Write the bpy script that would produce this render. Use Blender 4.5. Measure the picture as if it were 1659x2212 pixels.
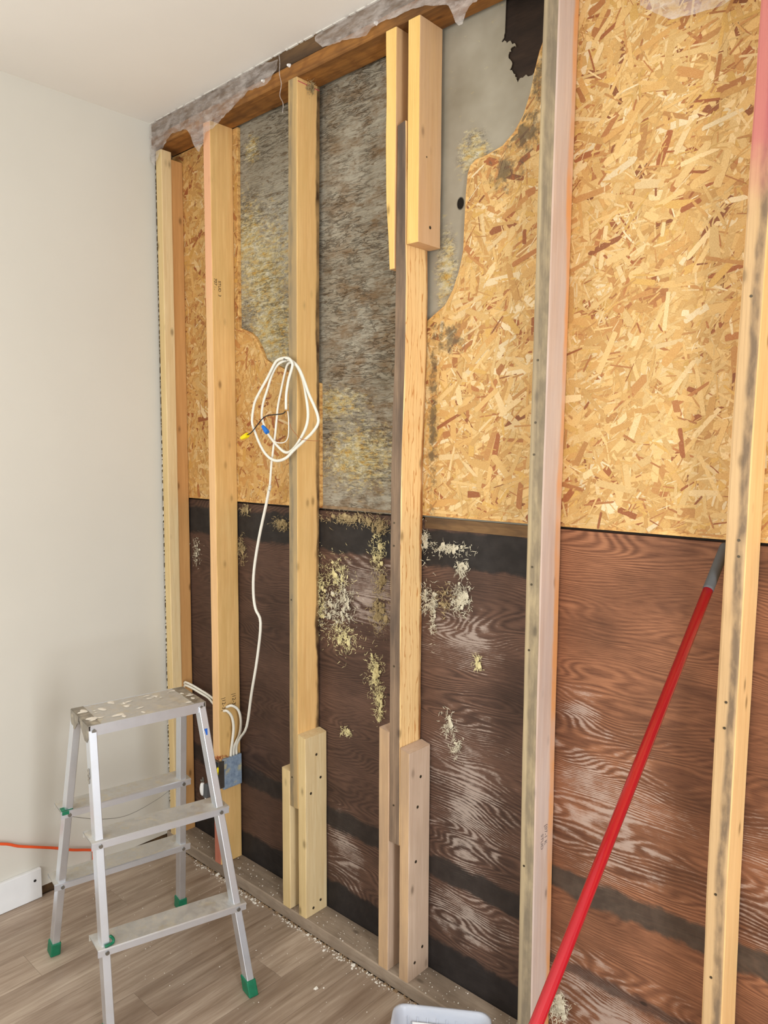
import bpy, bmesh, math, random
from mathutils import Vector, Matrix, noise as mnoise
from mathutils.geometry import tessellate_polygon

S = bpy.context.scene
COL = S.collection
for o in list(bpy.data.objects): bpy.data.objects.remove(o)

# ------------------------------------------------------------------ camera
F_PX = 1622.6
cam_d = bpy.data.cameras.new('camera'); cam = bpy.data.objects.new('camera', cam_d); COL.objects.link(cam)
cam_d.sensor_fit = 'VERTICAL'; cam_d.sensor_height = 36.0; cam_d.lens = F_PX / 2212 * 36; cam_d.clip_start = .02
yaw, pit, rol = map(math.radians, (42.4985, 4.8989, 0.1642))
f_ = Vector((-math.sin(yaw)*math.cos(pit), math.cos(yaw)*math.cos(pit), -math.sin(pit)))
r_ = Vector((math.cos(yaw), math.sin(yaw), 0)); u_ = r_.cross(f_)
r2 = math.cos(rol)*r_ + math.sin(rol)*u_; u2 = -math.sin(rol)*r_ + math.cos(rol)*u_
cam.matrix_world = Matrix(((r2.x, u2.x, -f_.x, 2.42616), (r2.y, u2.y, -f_.y, -1.44753), (r2.z, u2.z, -f_.z, 1.47437), (0, 0, 0, 1)))
S.camera = cam

# ------------------------------------------------------------------ world, window and fill light, exposure
W = bpy.data.worlds.new('world'); S.world = W; W.use_nodes = True
bg = W.node_tree.nodes['Background']; bg.inputs[0].default_value = (.80, .90, 1.0, 1); bg.inputs[1].default_value = .9
def area(name, loc, aim, sx, sz, power, col):
    d = bpy.data.lights.new(name, 'AREA'); d.shape = 'RECTANGLE'; d.size = sx; d.size_y = sz; d.energy = power; d.color = col
    o = bpy.data.objects.new(name, d); COL.objects.link(o); o.location = loc
    o.rotation_euler = Vector(aim).to_track_quat('-Z', 'Y').to_euler(); return o
area('window_light_right', (3.86, -1.50, 1.15), (-1, 0.0, -.10), .65, 1.5, 46, (.95, .975, 1.0))
area('window_light_left', (.03, -2.0, 1.60), (1, 0.1, 0), 0.9, 1.1, 12, (1.0, .95, .86))
area('fill_light_front', (1.6, -3.17, 1.55), (0, 1, 0), 2.0, 1.3, 25, (1.0, .99, .97))  # added soft fill from behind the camera, not a known window
S.view_settings.view_transform = 'Standard'; S.view_settings.look = 'None'
S.view_settings.gamma = 1; S.view_settings.use_curve_mapping = False
S.view_settings.exposure = 0.42
S.cycles.max_bounces = 6; S.cycles.transparent_max_bounces = 8

# ------------------------------------------------------------------ materials
def C(r, g, b):
    def l(v):
        v /= 255.0
        return v/12.92 if v <= .04045 else ((v+.055)/1.055)**2.4
    return (l(r), l(g), l(b), 1)
class NT:
    def __init__(s, name, rough=.7, metal=0.0, spec=.3):
        s.m = bpy.data.materials.new(name); s.m.use_nodes = True; s.t = s.m.node_tree
        s.b = s.t.nodes['Principled BSDF']; s.b.inputs['Roughness'].default_value = rough
        s.b.inputs['Metallic'].default_value = metal; s.b.inputs['Specular IOR Level'].default_value = spec
        s.tc = s.t.nodes.new('ShaderNodeTexCoord')
    def n(s, t, **k):
        q = s.t.nodes.new(t)
        for a, v in k.items(): setattr(q, a, v)
        return q
    def put(s, sock, v):
        if hasattr(v, 'default_value') or isinstance(v, bpy.types.NodeSocket): s.t.links.new(v, sock)
        else:
            sock.default_value = v
    def obj(s, rnd=True):
        if not rnd: return s.tc.outputs['Object']
        oi = s.n('ShaderNodeObjectInfo'); m = s.n('ShaderNodeVectorMath', operation='SCALE')
        cb = s.n('ShaderNodeCombineXYZ'); s.t.links.new(oi.outputs['Random'], cb.inputs[0]); s.t.links.new(oi.outputs['Random'], cb.inputs[2])
        s.t.links.new(cb.outputs[0], m.inputs[0]); m.inputs['Scale'].default_value = 13.7
        a = s.n('ShaderNodeVectorMath', operation='ADD'); s.t.links.new(s.tc.outputs['Object'], a.inputs[0]); s.t.links.new(m.outputs[0], a.inputs[1])
        return a.outputs[0]
    def pos(s): return s.n('ShaderNodeNewGeometry').outputs['Position']
    def xyz(s, v):
        q = s.n('ShaderNodeSeparateXYZ'); s.t.links.new(v, q.inputs[0]); return q.outputs
    def map(s, v, scale=(1, 1, 1), loc=(0, 0, 0), rot=(0, 0, 0)):
        q = s.n('ShaderNodeMapping'); s.t.links.new(v, q.inputs[0])
        q.inputs['Scale'].default_value = scale; q.inputs['Location'].default_value = loc; q.inputs['Rotation'].default_value = rot
        return q.outputs[0]
    def noise(s, v, scale=1, detail=4, rough=.55, dist=0, out=0):
        q = s.n('ShaderNodeTexNoise'); s.put(q.inputs['Vector'], v); q.inputs['Scale'].default_value = scale
        q.inputs['Detail'].default_value = detail; q.inputs['Roughness'].default_value = rough; q.inputs['Distortion'].default_value = dist
        return q.outputs[out]
    def vor(s, v, scale=1, feature='F1', out='Distance', rnd=1):
        q = s.n('ShaderNodeTexVoronoi', feature=feature); s.put(q.inputs['Vector'], v); q.inputs['Scale'].default_value = scale
        q.inputs['Randomness'].default_value = rnd
        return q.outputs[out]
    def wave(s, v, scale=1, dist=2, detail=2, dscale=1, direction='Z'):
        q = s.n('ShaderNodeTexWave', bands_direction=direction); s.put(q.inputs['Vector'], v); q.inputs['Scale'].default_value = scale
        q.inputs['Distortion'].default_value = dist; q.inputs['Detail'].default_value = detail; q.inputs['Detail Scale'].default_value = dscale
        return q.outputs['Fac']
    def ramp(s, f, *st):
        q = s.n('ShaderNodeValToRGB'); s.put(q.inputs[0], f); e = q.color_ramp.elements
        while len(e) < len(st): e.new(.5)
        for i, (p, c) in enumerate(st):
            e[i].position = p; e[i].color = c if isinstance(c, tuple) else (c, c, c, 1)
        return q.outputs[0]
    def mix(s, f, a, b, mode='MIX'):
        q = s.n('ShaderNodeMix', data_type='RGBA', blend_type=mode); s.put(q.inputs[0], f)
        s.put(q.inputs[6], a); s.put(q.inputs[7], b); return q.outputs[2]
    def math(s, op, a, b=0.0, c=0.0):
        q = s.n('ShaderNodeMath', operation=op); s.put(q.inputs[0], a); s.put(q.inputs[1], b); s.put(q.inputs[2], c); return q.outputs[0]
    def mul(s, a, b): return s.math('MULTIPLY', a, b)
    def box(s, v, lo, hi, soft):      # 1 between lo and hi
        q = s.n('ShaderNodeMapRange', interpolation_type='SMOOTHSTEP'); s.put(q.inputs[0], v); q.inputs[1].default_value = lo-soft; q.inputs[2].default_value = lo+soft
        p = s.n('ShaderNodeMapRange', interpolation_type='SMOOTHSTEP'); s.put(p.inputs[0], v); p.inputs[1].default_value = hi-soft; p.inputs[2].default_value = hi+soft
        p.inputs[3].default_value = 1; p.inputs[4].default_value = 0
        return s.mul(q.outputs[0], p.outputs[0])
    def step(s, v, lo, hi):
        q = s.n('ShaderNodeMapRange', interpolation_type='SMOOTHSTEP'); s.put(q.inputs[0], v); q.inputs[1].default_value = lo; q.inputs[2].default_value = hi
        return q.outputs[0]
    def blob(s, p, x, z, rx, rz):     # soft ellipse in the wall plane
        o = s.xyz(p)
        a = s.math('DIVIDE', s.math('SUBTRACT', o[0], x), rx); b = s.math('DIVIDE', s.math('SUBTRACT', o[2], z), rz)
        d = s.math('ADD', s.mul(a, a), s.mul(b, b))
        return s.math('SUBTRACT', 1.0, s.math('SQRT', d))
    def col(s, v): s.put(s.b.inputs['Base Color'], v); return s
    def bump(s, h, strength=.3, dist=.002):
        q = s.n('ShaderNodeBump'); s.put(q.inputs['Height'], h); q.inputs['Strength'].default_value = strength; q.inputs['Distance'].default_value = dist
        s.t.links.new(q.outputs[0], s.b.inputs['Normal']); return s

def plain(name, c, rough=.6, metal=0, spec=.4, var=.12, scale=25, bump=0):
    t = NT(name, rough, metal, spec); v = t.obj()
    d = tuple(x*(1-var*2) for x in c[:3])+(1,)
    t.col(t.mix(t.ramp(t.noise(v, scale, 5), (.3, 0.0), (.7, 1.0)), d, c))
    if bump: t.bump(t.noise(v, scale*3, 4), bump, .001)
    return t.m

def wood(name, light, dark, stain=None, amount=.5, line=.5, axis='Z', knots=True, paint=None, wavy=None, edge=None, rough=.75, streak=None):
    t = NT(name, rough, 0, .25); o = t.obj(); sc = {'Z': (1, 1, .035), 'Y': (1, .035, 1), 'X': (.035, 1, 1)}[axis]
    g = t.map(o, sc)
    warp = t.noise(t.map(o, tuple(3 if k == 1 else .9 for k in sc)), 3, 2)
    fine = t.noise(g, 420, 4, .6); mid = t.noise(g, 75, 3, .5, .6)
    ring = t.wave(t.map(o, tuple(1 if k == 1 else .10 for k in sc)), 46, 5.0, 2, 1.2, 'X')
    c = t.mix(t.mul(t.ramp(mid, (.35, 0.0), (.68, 1.0)), line), light, dark)
    c = t.mix(t.mul(t.ramp(ring, (.6, 0.0), (.95, 1.0)), line*.55), c, dark)
    c = t.mix(t.mul(t.ramp(fine, (.5, 0.0), (.75, 1.0)), .35), c, tuple(x*.7 for x in dark[:3])+(1,))
    c = t.mix(t.ramp(warp, (.35, 0.0), (.75, .35)), c, tuple(min(1, x*1.12) for x in light[:3])+(1,))
    if knots:
        ks = tuple(17 if k == 1 else 8.0 for k in sc)
        kd = t.math('ADD', t.vor(t.map(o, ks), 1.0), t.mul(t.math('SUBTRACT', fine, .5), .04)); kc = t.ramp(kd, (.0, 1.0), (.07, .8), (.10, .35), (.16, 0.0))
        c = t.mix(t.mul(kc, .75), c, tuple(x*.32 for x in dark[:3])+(1,))
    if stain:
        sn = t.noise(t.map(o, tuple(9 if k == 1 else 1.6 for k in sc)), 1.5, 5, .62)
        c = t.mix(t.mul(t.ramp(sn, (.38, 0.0), (.62, 1.0)), amount), c, stain)
    if wavy:
        wl = t.wave(t.map(o, (1, 1, .16)), 22, 9, 3, 2.2, 'Y')
        c = t.mix(t.ramp(wl, (.955, 0.0), (.99, .75)), c, wavy)
    if edge:        # (colour, y from, y to, soft): weathered or bark stripe running along the board
        yy = t.math('ADD', t.xyz(t.tc.outputs['Object'])[1], t.mul(t.math('SUBTRACT', t.noise(t.map(o, (3, 3, 2.2)), 2, 4), .5), .035))
        c = t.mix(t.mul(t.box(yy, edge[1], edge[2], edge[3]), t.ramp(t.noise(o, 9, 4), (.3, .45), (.6, 1.0))), c, edge[0])
    if streak:      # (colour, u from, u to, amount): stain running along the front edge
        uu = t.math('ADD', t.n('ShaderNodeAttribute', attribute_name='u').outputs['Fac'], t.mul(t.math('SUBTRACT', t.noise(t.map(o, (6, 6, 3.5)), 2, 5), .5), .5))
        c = t.mix(t.mul(t.mul(t.box(uu, streak[1], streak[2], .12), t.ramp(t.noise(t.map(o, (30, 30, 10)), 2, 5), (.3, .3), (.6, 1.0))), streak[3]), c, streak[0])
    if paint:
        for pc, z0, z1, pa in paint:
            zz = t.math('ADD', t.xyz(t.tc.outputs['Object'])[2], t.mul(t.math('SUBTRACT', t.noise(o, 14, 4), .5), .16))
            c = t.mix(t.mul(t.box(zz, z0, z1, .09), pa), c, pc)
    t.col(c); t.bump(t.math('ADD', fine, mid), .25, .0012)
    return t.m

M = {}
M['pine_new'] = wood('pine_new', C(226, 205, 162), C(203, 171, 118), None, line=.45)
M['pine_new_front'] = wood('pine_new_front', C(214, 190, 140), C(190, 158, 104), None, line=.4)
M['pine_yellow'] = wood('pine_yellow', C(232, 196, 122), C(212, 164, 84), None, line=.35)
M['pine_yellow_side'] = wood('pine_yellow_side', C(216, 178, 130), C(188, 140, 92), C(206, 172, 140), .5, line=.4)
M['pine_old'] = wood('pine_old', C(234, 196, 134), C(204, 152, 88), C(206, 168, 104), .6, line=.5)
M['pine_old2'] = wood('pine_old2', C(236, 196, 134), C(210, 158, 92), C(222, 184, 118), .5, line=.5, edge=(C(66, 46, 30), .031, .06, .004))
M['pine_pink_front'] = wood('pine_pink_front', C(224, 184, 134), C(198, 152, 102), None, line=.4, paint=[(C(224, 166, 132), 1.9, 3, .7), (C(176, 92, 84), -1, .28, .8)])
M['pine_grey_front'] = wood('pine_grey_front', C(196, 166, 112), C(166, 132, 84), C(148, 130, 100), .7, line=.5, streak=(C(112, 104, 88), .1, .5, .7))
M['pine_grey_dark'] = wood('pine_grey_dark', C(150, 126, 102), C(108, 88, 72), C(74, 64, 58), .8, line=.6)
M['pine_wavy'] = wood('pine_wavy', C(244, 208, 150), C(226, 178, 112), None, line=.35, wavy=C(196, 130, 66), edge=(C(150, 98, 52), .034, .06, .004))
M['pine_pale_front'] = wood('pine_pale_front', C(188, 169, 132), C(154, 134, 104), C(128, 117, 102), .5, line=.55, streak=(C(92, 83, 73), .35, 1.2, .6))
M['pine_pale_side'] = wood('pine_pale_side', C(212, 190, 174), C(184, 152, 134), C(200, 186, 180), .6, line=.55, edge=(C(222, 160, 104), .020, .06, .006))
M['pine_right_front'] = wood('pine_right_front', C(206, 172, 126), C(178, 142, 98), C(190, 160, 120), .4, line=.4, streak=(C(96, 82, 70), .55, .95, .8), paint=[(C(182, 96, 102), 1.92, 4, .8)], knots=True)
M['pine_right_side'] = wood('pine_right_side', C(244, 202, 142), C(224, 172, 108), None, line=.35)
M['pine_weathered'] = wood('pine_weathered', C(212, 188, 166), C(180, 150, 122), C(186, 160, 138), .6, line=.45)
M['pine_weathered_front'] = wood('pine_weathered_front', C(196, 164, 126), C(166, 132, 96), C(150, 126, 104), .6, line=.45)
M['pine_orange'] = wood('pine_orange', C(200, 152, 96), C(170, 118, 66), None, line=.4)
M['plate_wood'] = wood('plate_wood', C(168, 116, 58), C(112, 70, 32), C(76, 52, 32), .75, line=.7, axis='X')
M['plate_dark'] = wood('plate_dark', C(120, 92, 60), C(84, 62, 42), C(60, 48, 38), .7, line=.6, axis='X')
M['plate_bottom'] = wood('plate_bottom', C(164, 148, 130), C(126, 108, 90), C(112, 98, 84), .7, line=.5, axis='X')

def m_wallpaint(name, c):
    t = NT(name, .6, 0, .3); p = t.pos()
    a = t.ramp(t.noise(p, 2.2, 3), (.3, 0.0), (.75, 1.0)); d = tuple(x*.95 for x in c[:3])+(1,)
    t.col(t.mix(a, d, c)); t.bump(t.noise(p, 160, 3), .06, .001); return t.m
M['wall_white'] = m_wallpaint('wall_white', C(215, 212, 202))
M['ceiling_white'] = m_wallpaint('ceiling_white', C(240, 237, 231))
M['gypsum'] = plain('gypsum', C(224, 221, 212), .9, var=.06, scale=60, bump=.4)
M['white_trim'] = plain('white_trim', C(234, 236, 238), .4, var=.02)

def m_osb():
    t = NT('osb_strand', .6, 0, .35)
    at = t.n('ShaderNodeAttribute', attribute_name='Col'); uv = t.n('ShaderNodeUVMap').outputs[0]
    g = t.noise(t.map(uv, (6, 90, 1)), 4, 4, .6); g2 = t.noise(t.map(uv, (3, 20, 1)), 6, 3)
    c = t.mix(t.ramp(g, (.40, 0.0), (.66, .75)), at.outputs['Color'], t.mix(1.0, at.outputs['Color'], C(196, 150, 104), 'MULTIPLY'))
    c = t.mix(t.ramp(g2, (.55, 0.0), (.8, .3)), c, C(246, 222, 172))
    p = t.pos()
    # black and grey mould grown on the strands
    mo = t.noise(p, 34, 8, .75)
    bl = None
    for b in ((1.44, 2.20, .13, .13), (1.40, 2.12, .1, .08), (1.50, 2.33, .1, .2), (1.19, 1.55, .035, .5), (1.24, 1.75, .1, .08)):
        q = t.math('MAXIMUM', t.blob(p, *b), 0.0); bl = q if bl is None else t.math('MAXIMUM', bl, q)
    c = t.mix(t.mul(t.step(t.math('ADD', t.mul(bl, .36), mo), .66, .84), .8), c, C(84, 74, 58))
    t.col(c); t.bump(g, .3, .0006); return t.m
M['osb'] = m_osb()
def m_osb_base():
    t = NT('osb_base', .7, 0, .3); p = t.pos()
    a = t.noise(t.map(p, (40, 40, 90)), 1, 5, .65)
    t.col(t.ramp(a, (.3, C(150, 96, 50)), (.5, C(206, 160, 96)), (.7, C(228, 190, 124)))); t.bump(a, .4, .001); return t.m
M['osb_base'] = m_osb_base()

def m_grey():
    t = NT('grey_sheathing_paper', .8, 0, .25); p = t.pos(); x, y, z = t.xyz(p)
    big = t.noise(p, 4, 4, .6)
    c = t.ramp(big, (.3, C(140, 132, 114)), (.55, C(162, 155, 138)), (.75, C(174, 169, 153)))
    # short brown wrinkles running slightly downhill
    wv = t.map(p, (26, 1, 120), rot=(0, .16, 0)); wr = t.noise(wv, 1, 5, .7, 1.2)
    side = t.math('SUBTRACT', 1.0, t.step(x, 1.03, 1.16))
    c = t.mix(t.mul(t.ramp(wr, (.5, 0.0), (.66, .85)), side), c, C(98, 78, 54))
    # brown rub, stronger low down and in the third bay
    bn = t.noise(t.map(p, (9, 1, 16)), 1, 6, .7)
    c = t.mix(t.mul(t.mul(t.ramp(bn, (.46, 0.0), (.62, .8)), side), t.step(x, .6, .9)), c, C(118, 92, 62))
    # yellow and cream residue of the old backing
    bl = None
    for b in ((.52, 1.84, .22, .26), (.48, 2.02, .24, .30), (.40, 2.15, .16, .2), (.91, 1.45, .26, .15), (.80, 1.60, .2, .08), (.43, 2.42, .06, .07), (1.22, 1.92, .05, .16), (1.30, 2.19, .07, .08)):
        q = t.math('MAXIMUM', t.blob(p, *b), 0.0); bl = q if bl is None else t.math('MAXIMUM', bl, q)
    sp = t.noise(t.map(p, (38, 1, 80), rot=(0, .16, 0)), 1, 8, .78)
    mk = t.step(t.math('ADD', t.mul(bl, .34), sp), .58, .80)
    cream = t.ramp(t.noise(t.map(p, (30, 1, 60), rot=(0, .16, 0)), 1, 6, .7), (.34, C(214, 208, 186)), (.50, C(200, 184, 134)), (.64, C(200, 158, 72)))
    c = t.mix(t.mul(mk, .9), c, cream)
    cr = t.math('ABSOLUTE', t.math('SUBTRACT', t.noise(t.map(p, (20, 1, 42), rot=(0, .16, 0)), 1, 6, .7, .6), .5))
    c = t.mix(t.mul(t.ramp(cr, (.0, 1.0), (.016, 0.0)), t.mul(t.step(bl, .12, .45), .8)), c, C(62, 54, 42))
    cz = t.math('ABSOLUTE', t.math('SUBTRACT', t.noise(t.map(p, (13, 1, 66), rot=(0, .2, 0)), 1, 5, .65, .8), .52))
    cm = t.mul(t.ramp(cz, (.0, 1.0), (.03, 0.0)), t.mul(side, t.ramp(t.noise(p, 7, 3), (.4, 0.0), (.6, 1.0))))
    c = t.mix(t.mul(cm, .55), c, C(84, 66, 46))
    hole = t.step(t.blob(p, 1.263, 2.08, .013, .018), 0, .3)
    c = t.mix(hole, c, C(26, 22, 18))
    t.col(c); t.bump(t.math('SUBTRACT', t.math('ADD', t.mul(wr, side), t.mul(sp, bl)), t.mul(cm, .5)), .9, .005); return t.m
M['grey_paper'] = m_grey()
M['dark_board'] = wood('dark_board', C(66, 50, 38), C(40, 30, 24), C(34, 27, 22), .8, line=.7, axis='X', knots=False)

def m_ply(name, lo, hi, bands, chalk, xfade=None):
    t = NT(name, .72, 0, .3); p = t.pos(); x, y, z = t.xyz(p)
    w = t.noise(t.map(p, (1.1, 1, 4.6)), 1.5, 2, .45); w2 = t.noise(t.map(p, (9, 1, 22)), 1, 3, .5)
    ph = t.math('ADD', t.mul(z, 170), t.math('ADD', t.mul(w, 62), t.mul(w2, 1.6))); gr = t.math('SINE', t.mul(ph, 6.2832/1.6))
    fib = t.noise(t.map(p, (16, 1, 360)), 1, 5, .7)
    amp = t.ramp(t.noise(t.map(p, (3, 1, 6)), 1.1, 3), (.35, .03), (.7, .24))
    gm = t.math('ADD', t.mul(gr, amp), fib)
    c = t.mix(t.ramp(gm, (.25, 0.0), (.80, 1.0)), lo, hi)
    big = t.noise(t.map(p, (2.2, 1, 5)), 1.3, 5, .6)
    c = t.mix(t.ramp(big, (.42, 0.0), (.7, .7)), c, tuple(v*.32 for v in lo[:3])+(1,))
    if xfade:   # bays where the sheet has soaked dark
        c = t.mix(t.mul(t.math('SUBTRACT', 1.0, t.step(x, *xfade)), .38), c, tuple(v*.45 for v in lo[:3])+(1,))
    bl = None
    for b in chalk:
        q = t.math('MAXIMUM', t.blob(p, *b[:4]), 0.0); bl = q if bl is None else t.math('MAXIMUM', bl, q)
    ch = t.math('ADD', t.mul(t.math('POWER', bl, .6), .5), t.math('ADD', t.mul(t.noise(t.map(p, (5, 1, 11)), 2.5, 8, .75), .95), t.math('ADD', t.mul(gr, .10), t.mul(t.math('SUBTRACT', fib, .5), .5))))
    c = t.mix(t.mul(t.step(ch, .80, 1.04), .52), c, C(192, 178, 166))
    ed = t.mul(t.math('SUBTRACT', t.noise(t.map(p, (10, 1, 14)), 1.4, 6, .65), .5), .05)
    zz = t.math('ADD', z, ed)
    for b0, b1, colr, am in bands:
        c = t.mix(t.mul(t.box(zz, b0, b1, .007), am), c, t.mix(t.ramp(t.noise(p, 30, 5), (.4, 0.0), (.75, .5)), colr, tuple(v*2.6 for v in colr[:3])+(1,)))
    kn = t.vor(t.map(p, (4, 1, 8)), 1.3)
    c = t.mix(t.ramp(kn, (.03, .75), (.06, 0.0)), c, C(36, 24, 18))
    t.col(c); t.bump(gm, .35, .0012); return t.m
BLK = C(34, 31, 29)
M['ply_left'] = m_ply('plywood_dark', C(70, 51, 42), C(118, 88, 72),
    [(1.165, 1.262, BLK, .97), (.305, .368, C(38, 33, 30), .93), (-.2, .13, C(30, 27, 26), .95)],
    [(1.31, .55, .22, .36), (1.30, .24, .25, .12), (.86, .24, .12, .22), (1.3, .98, .2, .12), (.95, 1.06, .2, .2)], (.35, 1.25))
M['ply_right'] = m_ply('plywood_red', C(104, 66, 46), C(164, 112, 80),
    [(.425, .485, C(62, 54, 46), .9), (.235, .262, C(60, 46, 40), .75)],
    [(1.70, .66, .26, .28), (1.72, .18, .4, .2), (2.2, .6, .4, .3), (1.63, .88, .1, .08)])

def m_floor():
    t = NT('vinyl_plank', .42, 0, .4); o = t.obj(); oi = t.n('ShaderNodeObjectInfo')
    g = t.noise(t.map(o, (30, 2.0, 30)), 1.6, 6, .62, .5); f = t.noise(t.map(o, (150, 5, 150)), 2, 4, .6); s = t.noise(t.map(o, (10, 1.4, 10)), 1.1, 4, .6, .8)
    c = t.ramp(g, (.28, C(150, 132, 114)), (.5, C(178, 160, 142)), (.72, C(200, 184, 166)))
    c = t.mix(t.ramp(s, (.42, 0.0), (.72, .75)), c, C(128, 106, 88))
    c = t.mix(t.ramp(f, (.5, 0.0), (.75, .35)), c, C(100, 80, 64))
    c = t.mix(t.math('MULTIPLY', oi.outputs['Random'], .5), c, t.mix(1.0, c, C(196, 190, 184), 'MULTIPLY'))
    t.col(c); t.bump(f, .08, .0006)
    t.put(t.b.inputs['Roughness'], t.ramp(g, (.3, .36), (.7, .5))); return t.m
M['vinyl'] = m_floor()
M['floor_joint'] = plain('floor_joint', C(84, 70, 58), .8)

def m_alu(name, c, dirt, rough=.36):
    t = NT(name, rough, .85, .5); o = t.obj()
    n1 = t.noise(o, 40, 6, .65); n2 = t.noise(t.map(o, (18, 18, 18)), 1.4, 5, .6)
    m = t.mul(t.ramp(n1, (.42, 0.0), (.66, 1.0)), dirt)
    c2 = t.mix(m, c, C(186, 176, 156)); c2 = t.mix(t.mul(t.ramp(n2, (.55, 0.0), (.64, 1.0)), dirt), c2, C(212, 204, 184))
    t.col(c2); t.put(t.b.inputs['Metallic'], t.math('SUBTRACT', .85, t.mul(m, .8)))
    t.put(t.b.inputs['Roughness'], t.math('ADD', rough, t.mul(m, .3))); return t.m
M['alu'] = m_alu('aluminium', C(226, 232, 242), .06, .3)
M['alu_dirty'] = m_alu('aluminium_dirty', C(206, 206, 204), .6, .5)
M['alu_cap'] = m_alu('aluminium_cap', C(150, 144, 134), .55, .5)
M['green'] = plain('green_rubber', C(22, 118, 84), .45, var=.15, scale=60)
M['pink_chalk'] = plain('pink_chalk', C(196, 60, 92), .8, var=.05)
M['blue_ink'] = plain('blue_ink', C(24, 92, 186), .5, var=.02)
M['steel'] = plain('steel', C(150, 148, 142), .35, .9, var=.1)
M['screw'] = plain('screw_metal', C(96, 86, 70), .45, .7, var=.2, scale=300)
M['cable'] = plain('cable_sheath', C(232, 229, 216), .45, var=.05, scale=40)
M['black_wire'] = plain('black_wire', C(28, 28, 30), .4, var=.05)
M['copper'] = plain('copper', C(196, 120, 78), .35, .8, var=.1)
M['yellow'] = plain('yellow_plastic', C(244, 222, 22), .35, var=.03)
M['blue'] = plain('blue_plastic', C(26, 116, 208), .35, var=.03)
M['red'] = plain('red_enamel', C(170, 12, 30), .16, 0, .7, var=.05, scale=14)
M['grip'] = plain('grey_grip', C(84, 86, 88), .6, var=.06)
M['orange_cord'] = plain('orange_cord', C(238, 92, 44), .45, var=.04)
M['box_metal'] = (lambda t: (t.col(t.mix(t.ramp(t.noise(t.obj(), 30, 5), (.55, 0.0), (.68, 1.0)), t.ramp(t.noise(t.obj(), 70, 4), (.35, C(122, 142, 166)), (.7, C(158, 176, 196))), C(196, 188, 150))), t.m)[1])(NT('galvanized_box', .5, .1, .5))
M['box_inside'] = plain('box_inside', C(52, 54, 58), .6)
M['white_plastic'] = plain('white_plastic', C(236, 236, 234), .4, var=.02)
M['ink'] = plain('stamp_ink', C(62, 42, 26), .8, var=.05)
M['ink_grey'] = plain('stamp_ink_grey', C(140, 128, 124), .8, var=.05)
M['insulation'] = plain('glass_wool', C(224, 212, 160), .95, 0, .1, var=.10, scale=40)
M['insulation_white'] = plain('glass_wool_white', C(212, 204, 180), .95, 0, .1, var=.1, scale=40)
M['insulation_tan'] = plain('glass_wool_tan', C(176, 156, 116), .95, 0, .1, var=.14, scale=50)
M['crumb'] = plain('gypsum_crumb', C(232, 226, 214), .9, var=.06, scale=80)
M['dust'] = plain('wood_dust', C(150, 124, 94), .9, var=.2, scale=60)
def m_film():
    t = NT('plastic_film', .28, 0, .5); o = t.pos()
    n = t.noise(t.map(o, (9, 9, 26)), 2.2, 6, .65); t.col(C(206, 198, 192))
    tr = t.n('ShaderNodeBsdfTransparent'); mx = t.n('ShaderNodeMixShader')
    t.put(mx.inputs[0], t.ramp(n, (.36, .16), (.70, .62)))
    t.t.links.new(tr.outputs[0], mx.inputs[1]); t.t.links.new(t.b.outputs[0], mx.inputs[2])
    t.t.links.new(mx.outputs[0], t.t.nodes['Material Output'].inputs[0]); t.bump(n, .5, .004); return t.m
M['film'] = m_film()
def m_tub():
    t = NT('tub_plastic', .3, 0, .5); t.col(C(214, 222, 236))
    tr = t.n('ShaderNodeBsdfTransparent'); mx = t.n('ShaderNodeMixShader'); mx.inputs[0].default_value = .5
    t.t.links.new(tr.outputs[0], mx.inputs[1]); t.t.links.new(t.b.outputs[0], mx.inputs[2])
    t.t.links.new(mx.outputs[0], t.t.nodes['Material Output'].inputs[0]); return t.m
M['tub'] = m_tub()

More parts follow.
